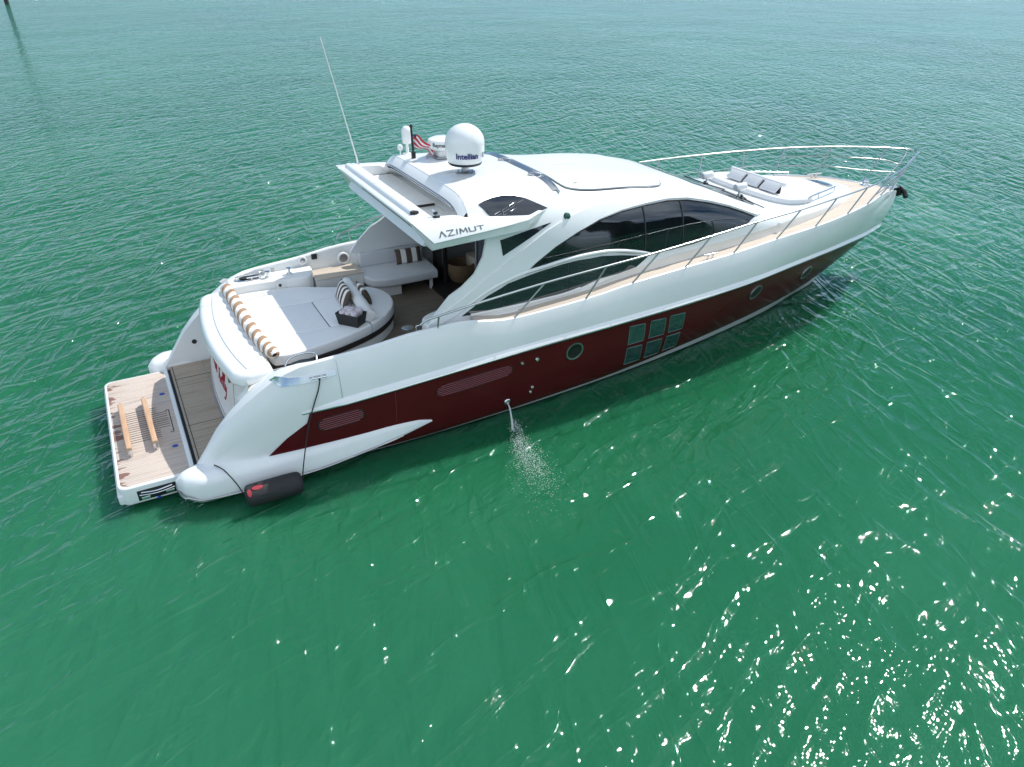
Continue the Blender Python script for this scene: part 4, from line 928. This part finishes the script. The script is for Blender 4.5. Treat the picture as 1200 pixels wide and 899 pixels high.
for sy in (1, -1):
    b = MB(steel); Q = [(15.75, 1.32), (16.3, 1.14), (16.95, .92), (17.3, .78)]
    P = catmull([(x, sy*y, ztop(x, y)+.14) for x, y in Q], 5); b.tube(P, .018, 8)
    for x, y in (Q[0], Q[1], Q[3]): b.tube([(x, sy*y, ztop(x, y)-.02), (x, sy*y, ztop(x, y)+.14)], .014, 8)
    b.build('grab_rail', yacht, 50)
    b = MB(gel, steel); zt = ztop(14.2, .58)
    b.lathe([(.055, -.02), (.055, .01), (.03, .02), (.025, .12)], n=16, mi=1, c=(14.2, sy*.58, zt)); M = Matrix.Rotation(R(90), 4, 'Y')
    b.lathe([(0, -.16), (.07, -.16), (.088, -.13), (.092, .08), (.10, .12), (.095, .14), (0, .14)], n=24, M=M, c=(14.2, sy*.58, zt+.20)); b.build('searchlight', yacht, 40)
    for x, tp in ((11.9, 0), (16.0, 0)):
        b = MB(steel); y = float(np.interp(x, [p[0] for p in [hull_cols(q)[5] for q in UU]], [p[1] for p in [hull_cols(q)[5] for q in UU]]))-.12; z = float(zd(x))-.02
        if x > 13: continue
        for dx in (-.07, .07): b.tube([(x+dx, sy*y, z), (x+dx, sy*y, z+.09)], .022, 8)
        b.tube([(x-.17, sy*y, z+.10), (x+.17, sy*y, z+.10)], .02, 8); b.build('mooring_cleat', yacht, 50)
    b = MB(gel, black); y = side_y(14.05, 2.78); b.lathe([(.06, 0), (.06, .04), (.04, .06), (0, .06)], n=16, M=Matrix.Rotation(R(-90*sy), 4, 'X'), c=(14.3, sy*(side_y(14.3, 2.76)-.01), 2.76)); b.build('deck_light', yacht, 40)
b = MB(steel)
for dx in (-.08, .08): b.tube([(18.55+dx, .95, 2.6), (18.55+dx, .95, 2.75)], .022, 8)
b.tube([(18.30, .97, 2.76), (18.82, .93, 2.75)], .02, 8); b.build('mooring_cleat', yacht, 50)
b = MB(steel, gelm); b.lathe([(.16, 0), (.16, .03), (.09, .05), (.07, .12), (.10, .16), (.09, .19), (0, .2)], n=24, c=(19.5, -.02, 2.52)); b.build('windlass', yacht, 40)
b = MB(steel, black)
b.box((20.55, 0, 2.33), (.9, .16, .06), bev=.015); b.tube([(20.2, 0, 2.40), (21.05, 0, 2.33)], .035, 8)
b.lathe([(.07, -.09), (.07, .09)], n=14, mi=1, M=Matrix.Rotation(R(90), 4, 'X'), c=(20.98, 0, 2.30))
for sy in (1, -1): b.tube(catmull([(21.05, 0, 2.33), (21.18, sy*.12, 2.2), (21.15, sy*.26, 2.05)], 5), [.05]*5+[.07]*5+[.05], 8, mi=1)
b.box((21.12, 0, 2.18), (.22, .14, .26), bev=.05, mi=1); b.build('anchor', yacht, 40)

# ------------------------------------------------------------------ guard rails
RT = [(5.22, 2.47, 2.50), (5.32, 2.50, 2.58), (5.52, 2.54, 2.63), (6.30, 2.67, 2.79), (7.58, 2.73, 2.935), (8.84, 2.75, 3.02), (10.14, 2.73, 3.09), (11.48, 2.67, 3.17), (12.80, 2.57, 3.24), (14.19, 2.47, 3.285), (15.53, 2.28, 3.315), (16.81, 2.05, 3.335), (18.1, 1.70, 3.36), (19.35, 1.20, 3.37), (20.4, .66, 3.36), (21.0, .32, 3.34), (21.25, .14, 3.325), (21.33, 0, 3.32)]
BS = [(5.54, 5.54), (7.04, 7.56), (8.62, 8.88), (9.72, 10.14), (11.1, 11.48), (12.5, 12.82), (13.87, 14.19), (15.27, 15.53), (16.64, 16.83), (17.62, 18.05), (18.75, 19.35), (20.0, 20.75)]
d5 = [hull_cols(q)[5] for q in UU]
def dk(x): return float(np.interp(x, [p[0] for p in d5], [p[1] for p in d5]))
CR = catmull(RT, 8); crx = [p[0] for p in CR]
def rt(x): return Vector((x, float(np.interp(x, crx, [p[1] for p in CR])), float(np.interp(x, crx, [p[2] for p in CR]))))
for sy in (-1, 1):
    b = MB(railm); b.tube([(x, sy*y, z) for x, y, z in CR], .020, 10); gr = b.build('guard_rail', yacht, 60)
    fl = lambda v: Vector((v.x, sy*v.y, v.z))
    posts = []
    for xb, xt in BS:
        B_ = Vector((xb, dk(xb)-.035, float(zd(xb))-.02)); T_ = rt(xt); posts.append((B_, T_))
        b = MB(dsteel); b.tube([fl(B_), fl(B_.lerp(T_, .08)), fl(T_)], [.024, .017, .017], 8); b.lathe([(.04, -.01), (.04, .015), (.02, .025)], n=12, c=fl(B_)); b.build('stanchion', gr, 50)
    for kf in (.36, .68):
        P = [B_.lerp(T_, kf) for B_, T_ in posts[9:]]; P += [Vector((20.95-.1*(1-kf), .16, 2.45+kf*.75)), Vector((21.02-.1*(1-kf), 0, 2.45+kf*.75))]
        b = MB(dsteel); b.tube(catmull([fl(p) for p in P], 6), .013, 8); b.build('mid_rail', gr, 60)
    b = MB(steel); b.tube(catmull([fl(Vector(p)) for p in ((20.45, .25, 2.36), (20.75, .16, 2.7), (21.1, .12, 3.1), (21.28, .2, 3.32))], 6), .02, 8); b.build('pulpit_post', gr, 60)
    if sy > 0:
        P = [B_.lerp(T_, .42) for B_, T_ in posts[4:10]]; b = MB(steel); b.tube(catmull(P, 5), .009, 6); b.build('mid_rail', gr, 60)

# ------------------------------------------------------------------ things that lie about on board
def pillow(name, label, M, w_, h_, th, n, group):
    t = empty(name, M.translation, label, 'pillow', group); b = MB(stw, sbr); K = 36
    for sgn in (1, -1):
        rows = []
        for i in range(K+1):
            s_ = -1+2*i/K; row = []
            for j in range(15):
                q = -1+2*j/14; e = ((1-abs(s_)**3.2)*(1-abs(q)**3.2))**.6; pin = 1-.07*(1-abs(s_)**2)*abs(q)**3; pin2 = 1-.07*(1-abs(q)**2)*abs(s_)**3
                row.append(M @ Vector((s_*w_/2*pin2, q*h_/2*pin, sgn*th/2*e)))
            rows.append(row)
        b.grid(rows, flip=sgn < 0, mif=lambda i, j: (int((i+.5)/K*n)+1) % 2)
    o = b.build('cover', t, 70, rel=M.translation); return t
def frame(c, ex, up):
    ex = Vector(ex).normalized(); up = Vector(up); up = (up-up.dot(ex)*ex).normalized(); n = ex.cross(up); M = Matrix.Identity(4)
    for i in range(3): M[i][0], M[i][1], M[i][2], M[i][3] = ex[i], up[i], n[i], c[i]
    return M
G = 'brown and white striped pillows'
pillow('striped_pillow', 'striped pillow behind the towel basket, leaning on the aft side of the white roll', frame((4.70, .42, 2.06), (-.05, -1, 0), (.42, 0, 1)), .78, .42, .17, 9, G)
pillow('striped_pillow', 'striped pillow on the forward side of the white roll, facing the sofa', frame((5.10, .32, 2.05), (-.05, -1, 0), (-.42, 0, 1)), .62, .36, .15, 5, G)
pillow('striped_pillow', 'striped pillow propped against the back of the grey sofa under the roof', frame((6.72, 1.98, 2.02), (1, -.05, .0), (0, .30, 1)), .62, .36, .15, 5, G)
# basket of rolled towels
bk = empty('towel_basket', (4.52, -.64, 1.9), 'black wicker basket filled with rolled pale lilac towels on the sunpad', 'basket')
def quad(k, z): return [(4.52+x*k, -.64+y*k) for x, y in ((-.25, .09), (.04, -.27), (.26, -.10), (-.03, .26))]
b = MB(wicker); q0, q1 = quad(.92, 0), quad(1.10, 0); rows = [[(*p, z) for p in q] for q, z in ((q0, 1.903), (q1, 2.14), (quad(1.05, 0), 2.14), (quad(.9, 0), 2.0))]; b.grid(rows, closev=True); b.f.append((0, 1, 2, 3)); b.mi.append(0); b.f.append((12, 13, 14, 15)); b.mi.append(0); b.build('basket', bk, 30, rel=(4.52, -.64, 1.9))
e1 = (Vector(quad(1, 0)[1])-Vector(quad(1, 0)[0]))*.84; e2 = (Vector(quad(1, 0)[3])-Vector(quad(1, 0)[0]))*.84; o_ = Vector(quad(1, 0)[0])+(Vector(quad(1, 0)[2])-Vector(quad(1, 0)[0]))*.08
for i in range(3):
    for j in range(3):
        p = o_+e1*((i+.5)/3)+e2*((j+.5)/3); b = MB(towelm); rr = .074+random.uniform(-.005, .005); h = 2.19+random.uniform(-.015, .02)+(.03 if (i == 1 and j == 1) else 0)
        b.lathe([(rr*.8, 2.08), (rr, 2.15), (rr, h-.03), (rr*.85, h), (rr*.55, h+.006), (rr*.5, h-.012), (rr*.4, h+.004), (0, h+.002)], n=16, c=(p.x, p.y, 0)); b.build('rolled_towel', bk, 50, rel=(4.52, -.64, 1.9))
# twisted striped roll on the transom cap
P = catmull([(2.66, 1.93, 2.055), (2.69, 1.2, 2.06), (2.70, .4, 2.06), (2.73, -.4, 2.06), (2.80, -1.1, 2.055), (2.88, -1.52, 2.04)], 26)
tr_ = empty('towel_roll', (2.72, .2, 1.98), 'long twisted tan and white striped roll lying on the transom backrest', 'towel roll')
b = MB(stw, tan); rows = []; n = 24; ks = len(P)
for i, p in enumerate(P):
    t = Vector(P[min(i+1, ks-1)])-Vector(P[max(i-1, 0)]); t.normalize(); sdv = t.cross(Vector((0, 0, 1))).normalized(); up = sdv.cross(t); endk = min(1, .35+i/8, .35+(ks-1-i)/8)
    rows.append([Vector(p)+(.115*endk*(1+.10*math.sin(i/ks*PI*2*11.5+4*PI*j/n)))*(math.cos(2*PI*j/n)*sdv+math.sin(2*PI*j/n)*up*.85) for j in range(n)])
b.grid(rows, closev=True, mif=lambda i, j: 1 if ((i+.5)/ks*11.5+2*(j+.5)/n) % 1 < .48 else 0)
b.build('cloth_roll', tr_, 70, rel=(2.72, .2, 1.98))
# two chock beams on the platform
for x0, x1, y0, y1, lab in ((.255, .285, .62, -1.03, 'varnished wooden beam with steel ends lying nearest the outer edge of the swim platform'), (.665, .705, .66, -1.0, 'varnished wooden beam with steel ends lying nearer the hinge of the swim platform')):
    c = Vector(((x0+x1)/2, (y0+y1)/2, .452)); t = empty('wooden_beam', c, lab, 'beam', 'beams on the swim platform')
    b = MB(orangew); ang = math.atan2(x1-x0, y0-y1)
    b.box(c+Vector((0, 0, .135)), (.095, abs(y1-y0), .085), rot=Matrix.Rotation(ang, 3, 'Z'), bev=.02, seg=3); b.build('beam', t, 40, rel=c)
    for yy, xx_ in ((y0, x0), (y1, x1)):
        s_ = 1 if yy > 0 else -1
        b = MB(steel); b.box((xx_, yy-s_*.0, .52), (.07, .05, .13), bev=.01); b.tube([(xx_, yy+s_*.01, .455), (xx_, yy+s_*.05, .53), (xx_, yy+s_*.03, .60)], .02, 8); b.build('bracket', t, 40, rel=c)
# fender
fc = Vector((2.30, -2.84, .22)); fn = empty('fender', fc, 'black covered fender with red patches hanging at the starboard stern quarter', 'fender')
b = MB(fendm, fred); fx = Vector((.88, -.03, .015)); M = frame(fc+Vector((0, 0, .04)), fx, (0, 0, 1))
rows = []
for s_, rr in ((-.47, .0), (-.468, .10), (-.455, .15), (-.42, .182), (-.36, .19), (-.2, .194), (0, .195), (.2, .193), (.36, .19), (.42, .18), (.455, .15), (.468, .1), (.47, 0)):
    rows.append([M @ Vector((s_, max(rr, 1e-4)*math.cos(2*PI*j/28)*(1+.02*math.sin(9*s_+j)), max(rr, 1e-4)*math.sin(2*PI*j/28))) for j in range(28)])
b.grid(rows, closev=True); b.build('cover', fn, 60, rel=fc)
b = MB(fred)
for s0, a0, la, lb in ((-.26, 22, .09, .22), (-.40, 40, .035, .35)):
    k = 20; rr = .201 if s0 > -.3 else .194; pts = [M @ Vector((s0+la*math.cos(2*PI*j/k), rr*math.cos(R(a0)+lb*math.sin(2*PI*j/k)), -rr*math.sin(R(a0)+lb*math.sin(2*PI*j/k))*-1)) for j in range(k)]
    ctr = M @ Vector((s0, rr*1.005*math.cos(R(a0)), rr*1.005*math.sin(R(a0)))); b.add(pts+[ctr], [(j, (j+1) % k, k) for j in range(k)])
b.build('red_patch', fn, 60, rel=fc)
for pts in ([M @ Vector((-.47, 0, 0)), (1.76, -2.70, .44), (1.68, -2.62, .60), (1.60, -2.48, .68), (1.50, -2.30, .68)], [M @ Vector((.47, 0, 0)), (2.86, -2.72, .52), (3.02, -2.60, 1.0), (3.15, -2.575, 1.38), (3.32, -2.53, 1.75), (3.38, -2.52, 1.97)]):
    b = MB(rope); b.tube(catmull(pts, 6), .011, 6); b.build('rope', fn, 60, rel=fc)
# straw basket inside the salon
sbk = empty('straw_basket', (7.78, 1.38, 1.45), 'round straw basket on the dark salon floor just inside the doorway', 'basket')
b = MB(basketm); b.lathe([(0, 0), (.24, 0), (.31, .12), (.335, .30), (.32, .44), (.30, .44), (.30, .25), (0, .2)], n=32, c=(7.78, 1.38, 1.455)); b.build('basket', sbk, 40, rel=(7.78, 1.38, 1.45))
# timber pile far off in the water
pl = empty('mooring_pile', (-6.75, 141.0, 0), 'dark timber pile standing far off in the open water', 'pile')
b = MB(pilem); b.tube([(-6.75, 141, -2), (-6.75, 141, .6), (-6.80, 141.03, 1.35)], [.34, .33, .30], 14); b.build('timber', pl, 40, rel=(-6.75, 141, 0))
# cooling-water outlet jet and the broken water where it lands
foam = mat('broken water', (.75, .82, .80), .2, Alpha=.62)
b = MB(foam); rr = random.Random(3)
P = [Vector((6.93, -2.42, .44)), Vector((6.92, -2.58, .40)), Vector((6.90, -2.72, .2)), Vector((6.88, -2.80, 0))]
b.tube(catmull(P, 4), [.010+.001*i for i in range(13)], 7)
for k in range(2600):
    t = min(1.1, max(.0, rr.gauss(.40, .24))); sp_ = .07+.30*t; c = Vector((6.88, -2.85, 0)).lerp(Vector((6.35, -5.2, 0)), t)+Vector((rr.gauss(0, sp_)*.8, rr.gauss(0, sp_*.6), 0))
    s_ = rr.uniform(.002, .0075)*(1.2-.4*t); z = max(.012, rr.expovariate(1/.03) if t > .12 else rr.uniform(.01, .25))
    ic = [c+Vector((s_*x*rr.uniform(.6, 1.8), s_*y, z+s_*.6*zz)) for x, y, zz in ((1, 0, 0), (-1, 0, 0), (0, 1, 0), (0, -1, 0), (0, 0, 1), (0, 0, -1))]
    b.add(ic, [(0, 2, 4), (2, 1, 4), (1, 3, 4), (3, 0, 4), (2, 0, 5), (1, 2, 5), (3, 1, 5), (0, 3, 5)])
o = b.build('water_spray', None, 0, merge=False); tag(o, 'white splashing cooling water pouring from the outlet low on the red hull side', 'water spray', kind='stuff')

# blocks of flats on the shore behind the camera: the side windows mirror them
twall = mat('pale concrete', (.40, .39, .37), .7); tglass = mat('tower glazing', (.05, .07, .09), .15)
for k, (az, dist, hgt, wd_, rad_) in enumerate(((-63, 230, 62, 26, 1), (-58.5, 260, 48, 24, 0), (-52, 300, 78, 22, 1), (-47.5, 240, 36, 30, 0), (-43, 330, 60, 26, 0))):
    c = Vector((9+dist*math.cos(R(az)), -2+dist*math.sin(R(az)), 0))
    t = empty('apartment_tower', c, ('tall pale curved tower mirrored at the aft end of the side window', 'lower square block mirrored beside the curved tower in the side window', 'tallest round tower mirrored in the middle of the side window', 'low wide block mirrored under the helm seat in the side window', 'grey square tower mirrored at the forward end of the side window')[k], 'tower', 'shore towers mirrored in the windows', R(az))
    n = 28 if rad_ else 4; P = [(wd_/2*math.cos(2*PI*(j+.5)/n)*(1.3 if n == 4 else 1), wd_/2*math.sin(2*PI*(j+.5)/n)*(1.3 if n == 4 else 1)) for j in range(n)]
    b = MB(tglass); b.prism(P, 0, hgt); b.build('glazed_core', t, 40)
    for fl_ in range(int(hgt/3.4)):
        if fl_ % 1 == 0:
            pass
    b = MB(twall)
    for fl_ in range(int(hgt/3.4)+1): b.prism([(x*1.07, y*1.07) for x, y in P], fl_*3.4, fl_*3.4+1.5)
    b.build('balcony_bands', t, 40)
